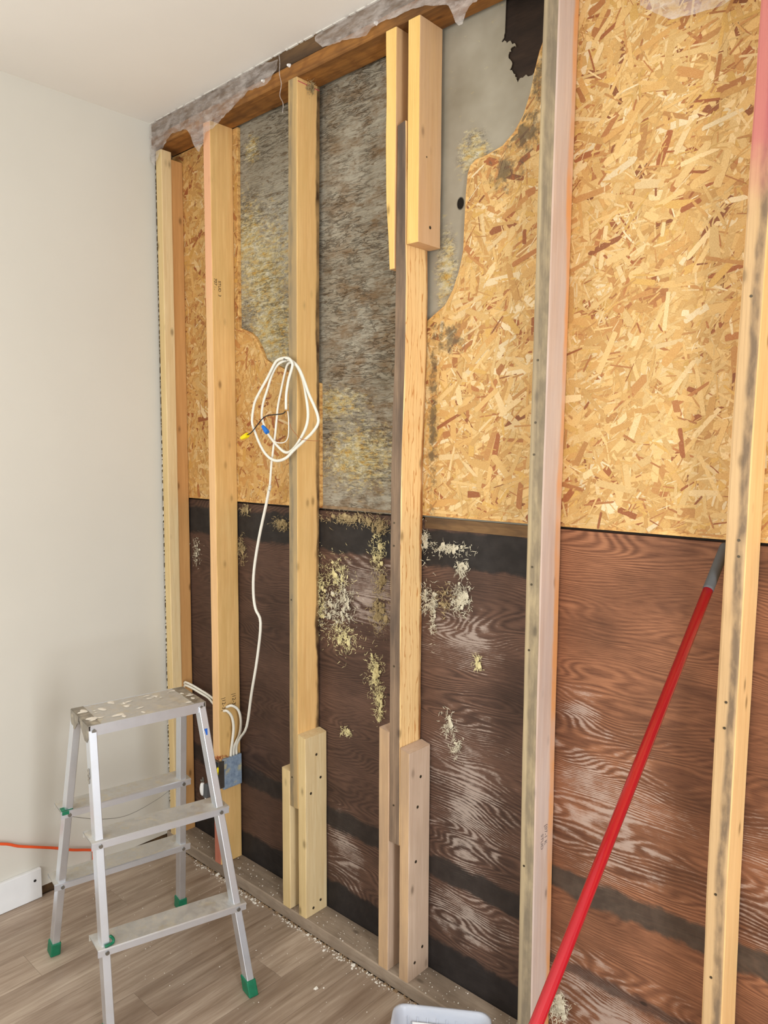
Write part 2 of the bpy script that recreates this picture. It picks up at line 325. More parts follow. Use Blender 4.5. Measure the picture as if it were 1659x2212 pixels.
# ------------------------------------------------------------------ mesh helpers
class MB:
    def __init__(s): s.v = []; s.f = []; s.mi = []; s.c = []; s.uv = []
    def add(s, vs, fs, mi=0):
        b = len(s.v); s.v += [tuple(v) for v in vs]; s.f += [tuple(i+b for i in f) for f in fs]; s.mi += [mi]*len(fs)
    def box(s, lo, hi, mi=0):
        (a, b, c), (d, e, f) = lo, hi
        s.add([(a,b,c),(d,b,c),(d,e,c),(a,e,c),(a,b,f),(d,b,f),(d,e,f),(a,e,f)],
              [(3,2,1,0),(4,5,6,7),(0,1,5,4),(1,2,6,5),(2,3,7,6),(3,0,4,7)], mi)
    def obb(s, p0, ex, ey, ez, mi=0):       # box from corner p0 spanned by three vectors
        p0, ex, ey, ez = map(Vector, (p0, ex, ey, ez))
        vs = [p0, p0+ex, p0+ex+ey, p0+ey]; vs += [v+ez for v in vs]
        s.add(vs, [(3,2,1,0),(4,5,6,7),(0,1,5,4),(1,2,6,5),(2,3,7,6),(3,0,4,7)], mi)
    def tube(s, pts, r, n=8, el=1.0, cap=True, mi=0, sub=4):
        P = smooth(pts, sub) if sub > 1 else [Vector(p) for p in pts]
        prev = None; rings = []
        for i, p in enumerate(P):
            t = (P[min(i+1, len(P)-1)]-P[max(i-1, 0)]).normalized()
            if prev is None:
                up = Vector((0, 1, 0)) if abs(t.y) < .9 else Vector((1, 0, 0)); a = t.cross(up).normalized()
            else:
                a = (prev - t*prev.dot(t)).normalized()
            prev = a; b = t.cross(a); rr = r(i/(len(P)-1)) if callable(r) else r
            rings.append([p+a*math.cos(2*math.pi*k/n)*rr*el+b*math.sin(2*math.pi*k/n)*rr for k in range(n)])
        vs = [v for q in rings for v in q]; fs = []
        for i in range(len(P)-1):
            for k in range(n): fs.append((i*n+k, i*n+(k+1) % n, (i+1)*n+(k+1) % n, (i+1)*n+k))
        if cap: fs += [tuple(range(n))[::-1], tuple((len(P)-1)*n+k for k in range(n))]
        s.add(vs, fs, mi)
    def cyl(s, p, q, r, n=12, mi=0, r2=None):
        s.tube([p, q], (lambda t: r+((r2 if r2 is not None else r)-r)*t), n, 1, True, mi, 1)
    def build(s, name, mats, parent=None, smooth_=False, bevel=0, loc=None):
        me = bpy.data.meshes.new(name); off = Vector(loc) if loc is not None else Vector((0, 0, 0))
        me.from_pydata([tuple(Vector(v)-off) for v in s.v], [], s.f)
        for m in (mats if isinstance(mats, (list, tuple)) else [mats]): me.materials.append(m)
        me.polygons.foreach_set('material_index', s.mi)
        if smooth_: me.polygons.foreach_set('use_smooth', [True]*len(me.polygons))
        me.update(); o = bpy.data.objects.new(name, me); COL.objects.link(o); o.location = off
        if bevel:
            md = o.modifiers.new('bevel', 'BEVEL'); md.width = bevel; md.segments = 2; md.limit_method = 'ANGLE'; md.angle_limit = .7
        if parent: setparent(o, parent)
        return o
def setparent(o, p):
    o.parent = p
    w = Matrix.Translation(p.location) if p.parent is None else p.matrix_parent_inverse.inverted() @ Matrix.Translation(p.location)
    g = Vector(p.location); q = p
    o.location = Vector(o.location) - world_loc(p)
def world_loc(p):
    g = Vector((0, 0, 0))
    while p is not None: g += Vector(p.location); p = p.parent
    return g
def smooth(pts, sub):
    P = [Vector(p) for p in pts]; out = []
    for i in range(len(P)-1):
        a, b, c, d = P[max(i-1, 0)], P[i], P[i+1], P[min(i+2, len(P)-1)]
        for k in range(sub):
            t = k/sub
            out.append(.5*((2*b)+(c-a)*t+(2*a-5*b+4*c-d)*t*t+(3*b-a-3*c+d)*t*t*t))
    out.append(P[-1]); return out
def empty(name, loc=(0, 0, 0)):
    o = bpy.data.objects.new(name, None); COL.objects.link(o); o.location = loc; o.empty_display_size = .05; return o
def tag(o, label=None, cat=None, group=None, kind=None):
    if label: o['label'] = label
    if cat: o['category'] = cat
    if group: o['group'] = group
    if kind: o['kind'] = kind
    return o

def interp(pr, z):
    if z <= pr[0][0]: return pr[0][1]
    for (a, x), (b, y) in zip(pr, pr[1:]):
        if z <= b: return x+(y-x)*(z-a)/(b-a)
    return pr[-1][1]
def board(name, prof, w, y0, y1, z0, z1, mats, wprof=None, ease=.0035, rough=.0006, seed=0, parent=None, tilt=0.0):
    """sawn timber standing upright: prof = left edge x over z, eased corners, slightly uneven faces"""
    mb = MB(); n = max(2, int((z1-z0)/.04)); rnd = random.Random(seed); rings = []
    for i in range(n+1):
        z = z0+(z1-z0)*i/n; xl = interp(prof, z); ww = interp(wprof, z) if wprof else w
        ring = []
        for cx, cy, a0 in ((xl+ease, y0+ease, 180), (xl+ww-ease, y0+ease, 270), (xl+ww-ease, y1-ease, 0), (xl+ease, y1-ease, 90)):
            for k in range(3):
                a = math.radians(a0+45*k)
                jx = rough*mnoise.noise(Vector((cx*40, cy*40, z*9+seed*3.1+k)))
                jy = rough*mnoise.noise(Vector((cx*40+7, cy*40, z*9+seed*5.3+k)))
                ring.append((cx+ease*math.cos(a)+jx, cy+ease*math.sin(a)+jy, z+(tilt*(cx-xl) if i == n else 0)))
        rings.append(ring)
    m = 12; vs = [v for r in rings for v in r]
    fr, sd = [], []
    for i in range(n):
        for k in range(m):
            q = (i*m+k, i*m+(k+1) % m, (i+1)*m+(k+1) % m, (i+1)*m+k)
            (fr if k in (1, 2, 3) else sd).append(q)
    sd += [tuple(range(m))[::-1], tuple(n*m+k for k in range(m))]
    mb.add(vs, fr, 0); b = 0
    mb.f += sd; mb.mi += [1]*len(sd)
    us = []
    for r in rings:
        lo = min(p[0] for p in r); hi = max(p[0] for p in r); us += [(p[0]-lo)/(hi-lo) for p in r]
    ob = mb.build(name, mats, parent, loc=(interp(prof, z0)+w/2, (y0+y1)/2, z0))
    at_ = ob.data.attributes.new('u', 'FLOAT', 'POINT'); at_.data.foreach_set('value', us)
    return ob
def screws(parent, x, yz, nx=1):
    for y, z in yz:
        mb = MB(); mb.cyl((x, y, z), (x+.0012*nx, y, z), .0042, 12); mb.cyl((x+.0012*nx, y, z), (x+.0016*nx, y, z), .0022, 8)
        mb.build('screw', M['screw'], parent)
def prism(name, poly, y0, y1, mat, parent, mats2=None):
    """flat panel in the wall plane: poly = (x, z) outline"""
    mb = MB(); n = len(poly)
    tri = tessellate_polygon([[Vector((x, z, 0)) for x, z in poly]])
    fr = [(x, y0, z) for x, z in poly]; bk = [(x, y1, z) for x, z in poly]
    fs = []
    for t in tri:
        a, b, c = (Vector((poly[i][0], poly[i][1], 0)) for i in t)
        up = (b-a).cross(c-a).z > 0
        t = t if up else t[::-1]          # x,z ccw seen from -y
        fs.append(tuple(t)); fs.append(tuple(i+n for i in t[::-1]))
    ar = sum(poly[i][0]*poly[(i+1) % n][1]-poly[(i+1) % n][0]*poly[i][1] for i in range(n))
    for i in range(n):
        j = (i+1) % n; fs.append((j, i, i+n, j+n) if ar > 0 else (i, j, j+n, i+n))
    mb.add(fr+bk, fs); return mb.build(name, mat, parent)
def inside(poly, x, z):
    r = False; j = len(poly)-1
    for i in range(len(poly)):
        xi, zi = poly[i]; xj, zj = poly[j]
        if (zi > z) != (zj > z) and x < (xj-xi)*(z-zi)/(zj-zi)+xi: r = not r
        j = i
    return r

# ------------------------------------------------------------------ room shell
H = 2.589; XR = 3.9; YF = -3.2
def struct(o): o['kind'] = 'structure'; return o
def wall_with_hole(name, mat, axis, at, th, u0, u1, z0, z1, hole):
    mb = MB(); hu0, hu1, hz0, hz1 = hole
    for a0, a1, b0, b1 in ((u0, hu0, z0, z1), (hu1, u1, z0, z1), (hu0, hu1, z0, hz0), (hu0, hu1, hz1, z1)):
        if axis == 'x': mb.box((min(at, at+th), a0, b0), (max(at, at+th), a1, b1))
        else: mb.box((a0, min(at, at+th), b0), (a1, max(at, at+th), b1))
    return struct(mb.build(name, mat))
wall_left = wall_with_hole('wall_left', M['wall_white'], 'x', 0, -.012, YF, .013, .03, H, (-2.5, -1.5, 1.0, 2.15))
wall_right = wall_with_hole('wall_right', M['wall_white'], 'x', XR, .1, YF, .25, 0, H, (-1.9, -1.1, .3, 2.0))
wall_front = wall_with_hole('wall_front', M['wall_white'], 'y', YF, -.1, -.012, XR, 0, H, (.6, 2.6, .9, 2.2))  # opening behind the camera is made up, added to let light in
mb = MB(); mb.box((-.012, YF, H), (XR, .0, H+.013)); ceiling = struct(mb.build('ceiling', M['ceiling_white']))
mb = MB(); mb.box((-.09, -1.45, -.03), (-.0125, .2, .95)); mb.box((-.09, -.35, .95), (-.0125, .2, 2.65)); mb.build('framing_light_stop', M['plate_dark'], wall_left)  # brown framing below the drywall, extended unseen to block light leaks at the corner
mb = MB(); mb.box((-.09, -.35, 2.612), (XR, .2, 2.63)); mb.build('light_leak_cover', M['plate_dark'], ceiling)  # unseen cover added to keep sky light out of the ceiling gap
# ragged plaster lip along the cut ceiling edge
rnd = random.Random(5); mb = MB(); x = 0.0
while x < 2.6:
    l = rnd.uniform(.008, .04); d = rnd.uniform(.002, .007); h = rnd.uniform(.002, .006)
    mb.obb((x, -.004, H-.0005-h*.4), (l, rnd.uniform(-.001, .001), 0), (0, d, 0), (0, 0, h)); x += l*rnd.uniform(.8, 1.6)
mb.build('plaster_lip', M['gypsum'], ceiling)
# torn paper along the cut drywall edge of the left wall
mb = MB(); z = .03
while z < 2.55:
    l = rnd.uniform(.006, .03); d = rnd.uniform(.002, .010) if z < 1.5 else rnd.uniform(.001, .003); h = rnd.uniform(.001, .007) if z < 1.5 else .001
    mb.add([(-.001, .010, z), (h, .013+d*.4, z+l*.3), (h*.6, .013+d, z+l*.6), (-.001, .011, z+l), (-.006, .014, z+l*.5)],
           [(0, 1, 4), (1, 2, 4), (2, 3, 4), (0, 3, 2, 1)]); z += l*rnd.uniform(.7, 1.5)
mb.build('torn_paper', M['gypsum'], wall_left)

# floor: slab and planks
mb = MB(); mb.box((-.012, YF, -.03), (XR, .1, -.004)); floor = struct(mb.build('floor', M['floor_joint']))
PW = .1245; meshes = {}
rows = range(-3, 30); rnd = random.Random(8)
ends = {0: -.63, 1: -1.02, 2: -.86, 3: -.49, 4: -.18, 5: -.80, 6: -.34, -1: -.30, -2: -.9}
for k in rows:
    x0 = .26+k*PW; x1 = x0+PW
    if x1 < .002 or x0 > XR: continue
    x0 = max(x0, 0.0); x1 = min(x1, XR)
    ys = [-.001]; y = ends.get(k, -rnd.uniform(.15, 1.15))
    while y > YF: ys.append(y); y -= 1.22
    ys.append(YF)
    for a, b in zip(ys, ys[1:]):
        if a-b < .02: continue
        g = .0003; mbp = MB()
        mbp.box((x0+g, b+g, -.004), (x1-g, a-g, 0))
        mbp.build('plank', M['vinyl'], floor, loc=((x0+x1)/2, (a+b)/2, 0))
# baseboard stub
mb = MB(); mb.box((.0005, YF, .001), (.014, -.47, .101)); bb = struct(mb.build('baseboard_left', M['white_trim'], bevel=.002))
mb = MB(); mb.cyl((.0138, -.492, .066), (.0146, -.492, .066), .0045, 14); mb.build('screw_hole', M['black_wire'], bb)

# ------------------------------------------------------------------ sheathing behind the studs (wall_back)
wb = struct(empty('wall_back', (1.5, .1, 0)))
XE = 3.3
prism('plywood_panel', [(-.03, -.03), (1.549, -.03), (1.549, 1.285), (-.03, 1.285)], .0925, .105, M['ply_left'], wb)
prism('plywood_panel', [(1.552, -.03), (XE, -.03), (XE, 1.289), (1.552, 1.289)], .0925, .105, M['ply_right'], wb)
mb = MB(); mb.box((1.165, .0895, 1.262), (1.49, .0925, 1.2905)); mb.build('plywood_strip', M['plate_dark'], wb)
prism('backing_board', [(-.03, 1.2), (XE, 1.2), (XE, 2.6), (-.03, 2.6)], .1055, .115, M['dark_board'], wb)
# grey paper with a torn corner
tear = [(1.387, 2.60), (1.386, 2.441), (1.377, 2.424), (1.398, 2.418), (1.418, 2.399), (1.408, 2.402), (1.397, 2.388), (1.407, 2.362), (1.402, 2.352), (1.417, 2.338), (1.424, 2.318), (1.445, 2.328), (1.463, 2.322), (1.50, 2.35)]
rnd = random.Random(2); tj = []
for (a, b), (c, d) in zip(tear, tear[1:]):
    for k in range(5):
        t = k/5; j = .0035 if 0 < t else 0
        tj.append((a+(c-a)*t+rnd.uniform(-j, j), b+(d-b)*t+rnd.uniform(-j, j)))
tj.append((1.56, 2.35))
prism('grey_paper_panel', [(.30, 1.290), (1.56, 1.290)] + tj[::-1] + [(.30, 2.60)], .1005, .1025, M['grey_paper'], wb)
prism('grey_paper_strip', [(.7, 1.2905), (1.10, 1.2935), (1.10, 1.30), (.7, 1.30)], .099, .1005, M['dust'], wb)

PAL = [(C(222, 188, 128), 22), (C(228, 198, 142), 20), (C(214, 176, 114), 18), (C(208, 166, 104), 12), (C(234, 210, 164), 9), (C(196, 148, 92), 7), (C(182, 126, 78), 4), (C(164, 102, 62), 2.6), (C(236, 220, 186), 4), (C(146, 92, 58), 1.0), (C(216, 178, 106), 8)]
PC = [c for c, w in PAL]; PWt = [w for c, w in PAL]
def strands(poly, dens, seed, yf, parent, tint=(1, 1, 1), bias=.5):
    rnd = random.Random(seed)
    xs = [p[0] for p in poly]; zs = [p[1] for p in poly]; x0, x1, z0, z1 = min(xs), max(xs), min(zs), max(zs)
    N = int(dens*(x1-x0)*(z1-z0)); V, Fc, cols, uvs = [], [], [], []
    for i in range(N):
        cx, cz = rnd.uniform(x0, x1), rnd.uniform(z0, z1)
        if not inside(poly, cx, cz): continue
        if cx > 2.25 and rnd.random() < .6: continue
        u = rnd.random(); early = i < N*.35
        if early: L = rnd.uniform(.06, .13); w = L*rnd.uniform(.18, .42)
        elif u < .72: L = rnd.uniform(.010, .055); w = rnd.uniform(.0012, .0055)
        else: L = rnd.uniform(.025, .10); w = rnd.uniform(.005, .019)
        a = rnd.gauss(.5, .75) if rnd.random() < bias else rnd.uniform(0, math.pi)
        ca, sa = math.cos(a), math.sin(a)
        t1, t2 = rnd.uniform(.0, .35), rnd.uniform(.0, .35)
        sh = [(-.5, -.5*rnd.uniform(.3, 1)), (-.5+t1*.3, -.5), (rnd.uniform(-.1, .2), -.5*rnd.uniform(.75, 1.1)), (.5-t2*.4, -.5*rnd.uniform(.7, 1)), (.5, -.1*rnd.uniform(-2, 3)),
              (.5-t2*.2, .5*rnd.uniform(.6, 1)), (rnd.uniform(-.2, .15), .5*rnd.uniform(.8, 1.12)), (-.5+t1*.6, .5), (-.5, .3*rnd.uniform(.1, 1))]
        pts = [(cx+ca*p*L-sa*q*w, cz+sa*p*L+ca*q*w) for p, q in sh]
        if not all(inside(poly, *p) for p in pts):
            continue
        y = yf-.0002-.0013*i/N; tl = rnd.uniform(-.012, .012); b = len(V)
        for (px, pz), (p, q) in zip(pts, sh): V.append((px, y+tl*p*L*.5, pz))
        Fc.append(tuple(range(b, b+9)))
        col = rnd.choices(PC, PWt)[0]; k = rnd.uniform(.88, 1.08); col = tuple(col[j]*k*tint[j] for j in range(3))+(1,)
        ou, ov = rnd.uniform(0, 50), rnd.uniform(0, 50)
        for p, q in sh: cols.append(col); uvs.append((ou+p*L*10, ov+q*w*10))
    me = bpy.data.meshes.new('wood_strands'); me.from_pydata(V, [], Fc); me.materials.append(M['osb'])
    ca_ = me.color_attributes.new('Col', 'FLOAT_COLOR', 'POINT'); ca_.data.foreach_set('color', [v for c in cols for v in c])
    ul = me.uv_layers.new(name='UVMap'); ul.data.foreach_set('uv', [v for l in me.loops for v in uvs[l.vertex_index]])
    o = bpy.data.objects.new('wood_strands', me); COL.objects.link(o); setp(o, parent); o['kind'] = 'stuff'; return o
def setp(o, p):
    o.parent = p; o.location = Vector(o.location)-world_loc(p)
OA = [(-.03, 1.290), (.757, 1.2925), (.757, 1.665), (.69, 1.685), (.619, 1.705), (.604, 1.713), (.564, 1.730), (.535, 1.738), (.499, 1.756), (.486, 1.78), (.472, 1.802), (.450, 1.83), (.425, 1.847), (.395, 1.858), (.366, 1.868), (.3655, 2.0), (.367, 2.2), (.369, 2.35), (.371, 2.504), (-.03, 2.504)]
OB = [(1.135, 1.2955), (XE, 1.2955), (XE, 2.504), (1.53, 2.504), (1.52, 2.43), (1.487, 2.362), (1.476, 2.326), (1.465, 2.279), (1.447, 2.234), (1.423, 2.204), (1.392, 2.182), (1.346, 2.172), (1.318, 2.170), (1.300, 2.160), (1.292, 2.142), (1.287, 2.094), (1.284, 2.028), (1.281, 1.962), (1.275, 1.935), (1.267, 1.908), (1.246, 1.860), (1.224, 1.834), (1.194, 1.817), (1.165, 1.80), (1.135, 1.79)]
pa = prism('osb_panel', OA, .0895, .1003, M['osb_base'], wb); strands(OA, 15000, 3, .0895, pa, (.88, .82, .68), .3)
pb = prism('osb_panel', OB, .0895, .1003, M['osb_base'], wb); strands(OB, 15000, 4, .0895, pb, (.95, .95, .87), .6)

# ------------------------------------------------------------------ plates
def lumber_x(name, x0, x1, y0, y1, z0, z1, mat, label, cat):
    mb = MB(); n = int((x1-x0)/.08); rnd = random.Random(hash(name) % 97); e = .003
    sec = [(y0, z0+e), (y0+e, z0), (y1-e, z0), (y1, z0+e), (y1, z1-e), (y1-e, z1), (y0+e, z1), (y0, z1-e)]
    vs = []
    for i in range(n+1):
        x = x0+(x1-x0)*i/n
        for k, (y, z) in enumerate(sec):
            vs.append((x, y+.0009*mnoise.noise(Vector((x*11, k*.7, 1))), z+.0009*mnoise.noise(Vector((x*9, k*.9, 5)))))
    m = 8; fs = [(i*m+(k+1) % m, i*m+k, (i+1)*m+k, (i+1)*m+(k+1) % m) for i in range(n) for k in range(m)] + [tuple(range(m)), tuple(n*m+k for k in range(m))[::-1]]
    mb.add(vs, fs); return tag(mb.build(name, mat, loc=(x0, y0, z0)), label, cat)
lumber_x('bottom_plate', .0005, XE, .0, .0922, .0, .04, M['plate_bottom'], 'dusty brown timber bottom plate lying along the foot of the stud wall', 'timber plate')
lumber_x('top_plate', .0005, XE, .0, .089, 2.505, 2.545, M['plate_wood'], 'orange-brown stained timber top plate resting on the stud tops', 'timber plate')
lumber_x('upper_top_plate', .0005, XE, .0012, .089, 2.547, 2.612, M['plate_dark'], 'dark brown second top plate between the top plate and the ceiling', 'timber plate')

# ------------------------------------------------------------------ studs
ZT = 2.5045; ZB = .0405
c1 = empty('corner_stud', (.04, .04, ZB))
board('front_strip', [(0, .024)], .035, .0, .041, ZB, 2.490, [M['pine_new_front'], M['pine_new']], seed=1, parent=c1)
board('rear_stud', [(0, .018)], .036, .0415, .0885, ZB, 2.468, [M['pine_orange'], M['pine_orange']], seed=2, parent=c1)
tag(c1, 'pale new corner stud strip against the white wall, orange timber behind it', 'stud')
s2 = board('wall_stud', [(0, .3060), (.6, .3068), (1.1, .3084), (1.5, .3085), (2.0, .308), (2.5, .3085)], .038, 0, .0885, ZB, ZT, [M['pine_pink_front'], M['pine_old']], seed=3)
tag(s2, 'honey-coloured wall stud with pink front edge carrying the blue electrical box', 'stud', 'wall studs')
s3 = board('wall_stud', [(0, .7099), (.55, .7099), (.96, .714), (1.5, .7174), (2.04, .7219), (2.5, .7272)], .038, 0, .0885, .377, ZT, [M['pine_grey_front'], M['pine_old2']], seed=4)
tag(s3, 'orange-yellow wall stud with cut lower end where the cable coil hangs', 'stud', 'wall studs')
s4 = board('wall_stud', [(0, 1.121), (.9, 1.1213), (1.42, 1.1229), (1.68, 1.1328), (1.78, 1.135), (2.27, 1.139)], .0365, 0, .0885, .414, 2.268, [M['pine_grey_dark'], M['pine_wavy']], wprof=[(0, .0365), (1.9, .0355), (2.0, .033), (2.27, .029)], seed=5, rough=.0016, tilt=.25)
tag(s4, 'grey-faced wall stud cut short at both ends between four nailed blocks', 'stud', 'wall studs')
s5 = board('wall_stud', [(0, 1.5305), (.25, 1.5305), (.79, 1.5302), (1.08, 1.5315), (1.325, 1.5325), (1.735, 1.5386), (2.064, 1.5425), (2.5, 1.549)], .038, 0, .0885, ZB, ZT, [M['pine_pale_front'], M['pine_pale_side']], seed=6, ease=.006)
tag(s5, 'greyish pale wall stud with pinkish whitewashed side and orange rear edge', 'stud', 'wall studs')
s6 = board('wall_stud', [(0, 1.9510), (.35, 1.9504), (.63, 1.9492), (.913, 1.9522), (1.214, 1.9563), (1.504, 1.9598), (1.747, 1.9664), (1.989, 1.9719), (2.5, 1.985)], .038, 0, .0885, ZB, ZT, [M['pine_right_front'], M['pine_right_side']], seed=7, ease=.005)
tag(s6, 'light wall stud with magenta-sprayed top and dark streak, beside the red pole', 'stud', 'wall studs')
# dark weather streak on the corner of the last stud
def nail_holes(st, pts):
    for x, z in pts:
        m = MB(); m.cyl((x, .0006, z), (x, -.0012, z), .0026, 8); m.build('nail_head', M['screw'], st)
nail_holes(s6, [(1.982, 1.307), (1.983, 1.277), (1.972, 1.00), (1.971, .95), (1.985, 1.745), (1.968, .62), (1.966, .45)])
nail_holes(s5, [(1.553, 1.665), (1.550, 1.53), (1.548, 1.46), (1.545, 1.02), (1.543, .51), (1.549, 1.21), (1.548, 1.17)])
nail_holes(s4, [(1.136, 1.28), (1.135, 1.22), (1.137, .9), (1.138, .52)])
nail_holes(s3, [(.725, 1.02), (.722, .47)])
tpl = bpy.data.objects['top_plate']
for x, z in ((.735, 2.543), (.62, 2.537), (1.07, 2.535)):
    m = MB(); m.tube([(x, .001, z), (x, -.004, z), (x, -.008, z-.001)], (lambda t: .0055*(1-.5*t)), 10, 1, True, 0, 1); m.build('nail_cap', M['white_plastic'], tpl)
m = MB(); m.box((.7648, .004, 2.4935), (.7655, .085, 2.4955)); m.build('chalk_line', M['pink_chalk'], s3)
# nailed-on sister blocks
def block(name, prof, w, z0, z1, mats, label, group, seed, wprof=None, sc=None, tilt=0):
    o = board(name, prof, w, 0.0, .0885, z0, z1, mats, wprof=wprof, seed=seed, ease=.003, tilt=tilt); tag(o, label, 'timber block', group)
    if sc: screws(o, prof[0][1]+w-.0004, sc)
    return o
block('sister_block', [(0, .672), (1, .674)], .0365, ZB, .488, [M['pine_new_front'], M['pine_new']], 'shorter fresh pale block without screws at the foot of the cable stud', 'sister blocks', 11, tilt=-.1)
block('sister_block', [(0, .7482), (1, .7486)], .034, ZB, .612, [M['pine_new_front'], M['pine_new']], 'taller fresh pale block with screws fixed to the foot of the cable stud', 'sister blocks', 12, sc=[(.045, .545), (.062, .468), (.022, .43), (.06, .075), (.03, .062)], tilt=-.2)
block('sister_block', [(0, 1.0815), (1, 1.084)], .0366, ZB, .722, [M['pine_weathered_front'], M['pine_weathered']], 'narrow weathered grey block at the foot of the short-cut stud, without screws', 'sister blocks', 13, tilt=-.15)
block('sister_block', [(0, 1.1585), (1, 1.1585)], .0325, ZB, .684, [M['pine_weathered_front'], M['pine_weathered']], 'weathered grey block with screws and chipped top at the foot of the short-cut stud', 'sister blocks', 14, sc=[(.048, .60), (.036, .52), (.03, .37), (.06, .115), (.028, .085)], tilt=-.25)
block('sister_block', [(1.9, 1.117), (2.0, 1.111), (2.1, 1.1025), (2.25, 1.1010), (2.35, 1.103), (2.45, 1.1005), (2.52, 1.1005)], .03, 1.925, ZT, [M['pine_yellow'], M['pine_yellow_side']], 'thin wavy-edged yellow block hanging from the top plate beside the broken stud top', 'sister blocks', 15,
      wprof=[(1.9, .0155), (2.0, .0215), (2.1, .031), (2.25, .0345), (2.35, .0335), (2.52, .037)])
block('sister_block', [(1.9, 1.1725), (2.52, 1.1745)], .0375, 1.977, ZT, [M['pine_yellow'], M['pine_yellow_side']], 'wide yellow block with screws hanging from the top plate over the broken stud top', 'sister blocks', 16, sc=[(.028, 2.475), (.066, 2.455), (.035, 2.245), (.03, 2.185), (.046, 2.02)])

# ------------------------------------------------------------------ stamps on the studs
def stamp(txt, x, y, z, size, mat, parent):
    cu = bpy.data.curves.new('stamp', 'FONT'); cu.body = txt; cu.size = size; cu.align_x = 'LEFT'; cu.extrude = .0001
    t = bpy.data.objects.new('stamp_tmp', cu); COL.objects.link(t)
    bpy.context.view_layer.update()
    me = bpy.data.meshes.new_from_object(t.evaluated_get(bpy.context.evaluated_depsgraph_get()))
    bpy.data.objects.remove(t); me.materials.clear(); me.materials.append(mat); me.name = 'stamp'
    # text runs down the board: local x -> -z, local y -> +y (into the wall reversed), normal +x
    me.transform(Matrix(((0, 0, 1, 0), (0, 1, 0, 0), (-1, 0, 0, 0), (0, 0, 0, 1))))
    o = bpy.data.objects.new('stamp', me); COL.objects.link(o); o.location = (x, y, z); setp(o, parent); return o
XS2 = .3450
stamp('|12-3|', XS2, .014, .627, .020, M['ink'], s2); stamp('|12-3|', XS2, .056, .632, .020, M['ink'], s2)
stamp('STUD  3', XS2+.0015, .024, 2.012, .014, M['ink'], s2); stamp("707 : .", XS2+.0015, .008, 2.018, .015, M['ink'], s2)
stamp('12-3', .7487, .024, .662, .020, M['ink'], s3); stamp('12', .7487, .062, .662, .020, M['ink'], s3)
stamp('STUD', 1.5687, .030, .582, .015, M['ink_grey'], s5); stamp('[07-1 K', 1.5687, .046, .60, .016, M['ink_grey'], s5)

# ------------------------------------------------------------------ plastic film remnants
def film(name, low, top, label, seed, y=-.006, n=90):
    mb = MB(); x0, x1 = low[0][0], low[-1][0]; vs = []; rows = 10
    for i in range(n+1):
        x = x0+(x1-x0)*i/n; zl = interp(low, x)+.004*mnoise.noise(Vector((x*60, seed, 0))); zt = interp(top, x)
        for k in range(rows+1):
            t = k/rows; z = zt+(zl-zt)*t
            a = mnoise.noise(Vector((x*16, z*34, seed)))*.010+mnoise.noise(Vector((x*50+z*40, z*20-x*30, seed+3)))*.005
            vs.append((x, y-abs(a)*(.15+.85*min(1, t*2)), z))
    fs = [(i*(rows+1)+k, i*(rows+1)+k+1, (i+1)*(rows+1)+k+1, (i+1)*(rows+1)+k) for i in range(n) for k in range(rows)]
    mb.add(vs, fs); return tag(mb.build(name, M['film'], smooth_=True), label, 'plastic film')
film('plastic_film', [(.004, 2.47), (.03, 2.44), (.06, 2.47), (.089, 2.488), (.134, 2.518), (.227, 2.507), (.255, 2.48), (.266, 2.455), (.284, 2.430), (.30, 2.415), (.315, 2.432), (.341, 2.464), (.416, 2.481), (.481, 2.504), (.559, 2.526), (.633, 2.519), (.66, 2.525), (.692, 2.55)],
     [(0, 2.586), (.62, 2.586), (.66, 2.575), (.692, 2.572)], 'torn translucent plastic sheet hanging over the top plate in the room corner', 1)
film('plastic_film', [(.85, 2.566), (.88, 2.540), (.956, 2.529), (1.042, 2.513), (1.067, 2.525), (1.10, 2.528), (1.133, 2.523), (1.183, 2.522), (1.241, 2.510), (1.307, 2.487), (1.318, 2.455), (1.326, 2.438), (1.340, 2.428), (1.352, 2.452), (1.365, 2.468), (1.40, 2.464), (1.452, 2.455), (1.492, 2.45), (1.60, 2.44), (1.72, 2.46)],
     [(.85, 2.58), (.9, 2.586), (1.72, 2.586)], 'crumpled translucent plastic sheet over the top plate above the yellow blocks', 6)
film('plastic_film', [(1.74, 2.345), (1.80, 2.300), (1.846, 2.292), (1.90, 2.288), (1.955, 2.30)], [(1.74, 2.504), (1.955, 2.504)], 'small plastic sheet flap hanging before the strand board beside the magenta stud', 9, y=.05, n=30)
mb = MB(); mb.tube([(.694, -.004, 2.586), (.70, -.006, 2.56), (.698, -.006, 2.53), (.706, -.006, 2.50), (.700, -.007, 2.47), (.714, -.007, 2.445), (.711, -.007, 2.42)], .0014, 5)
tag(mb.build('plastic_shred', M['film'], smooth_=True), 'thin twisted shred of plastic dangling from the top plate', 'plastic shred')

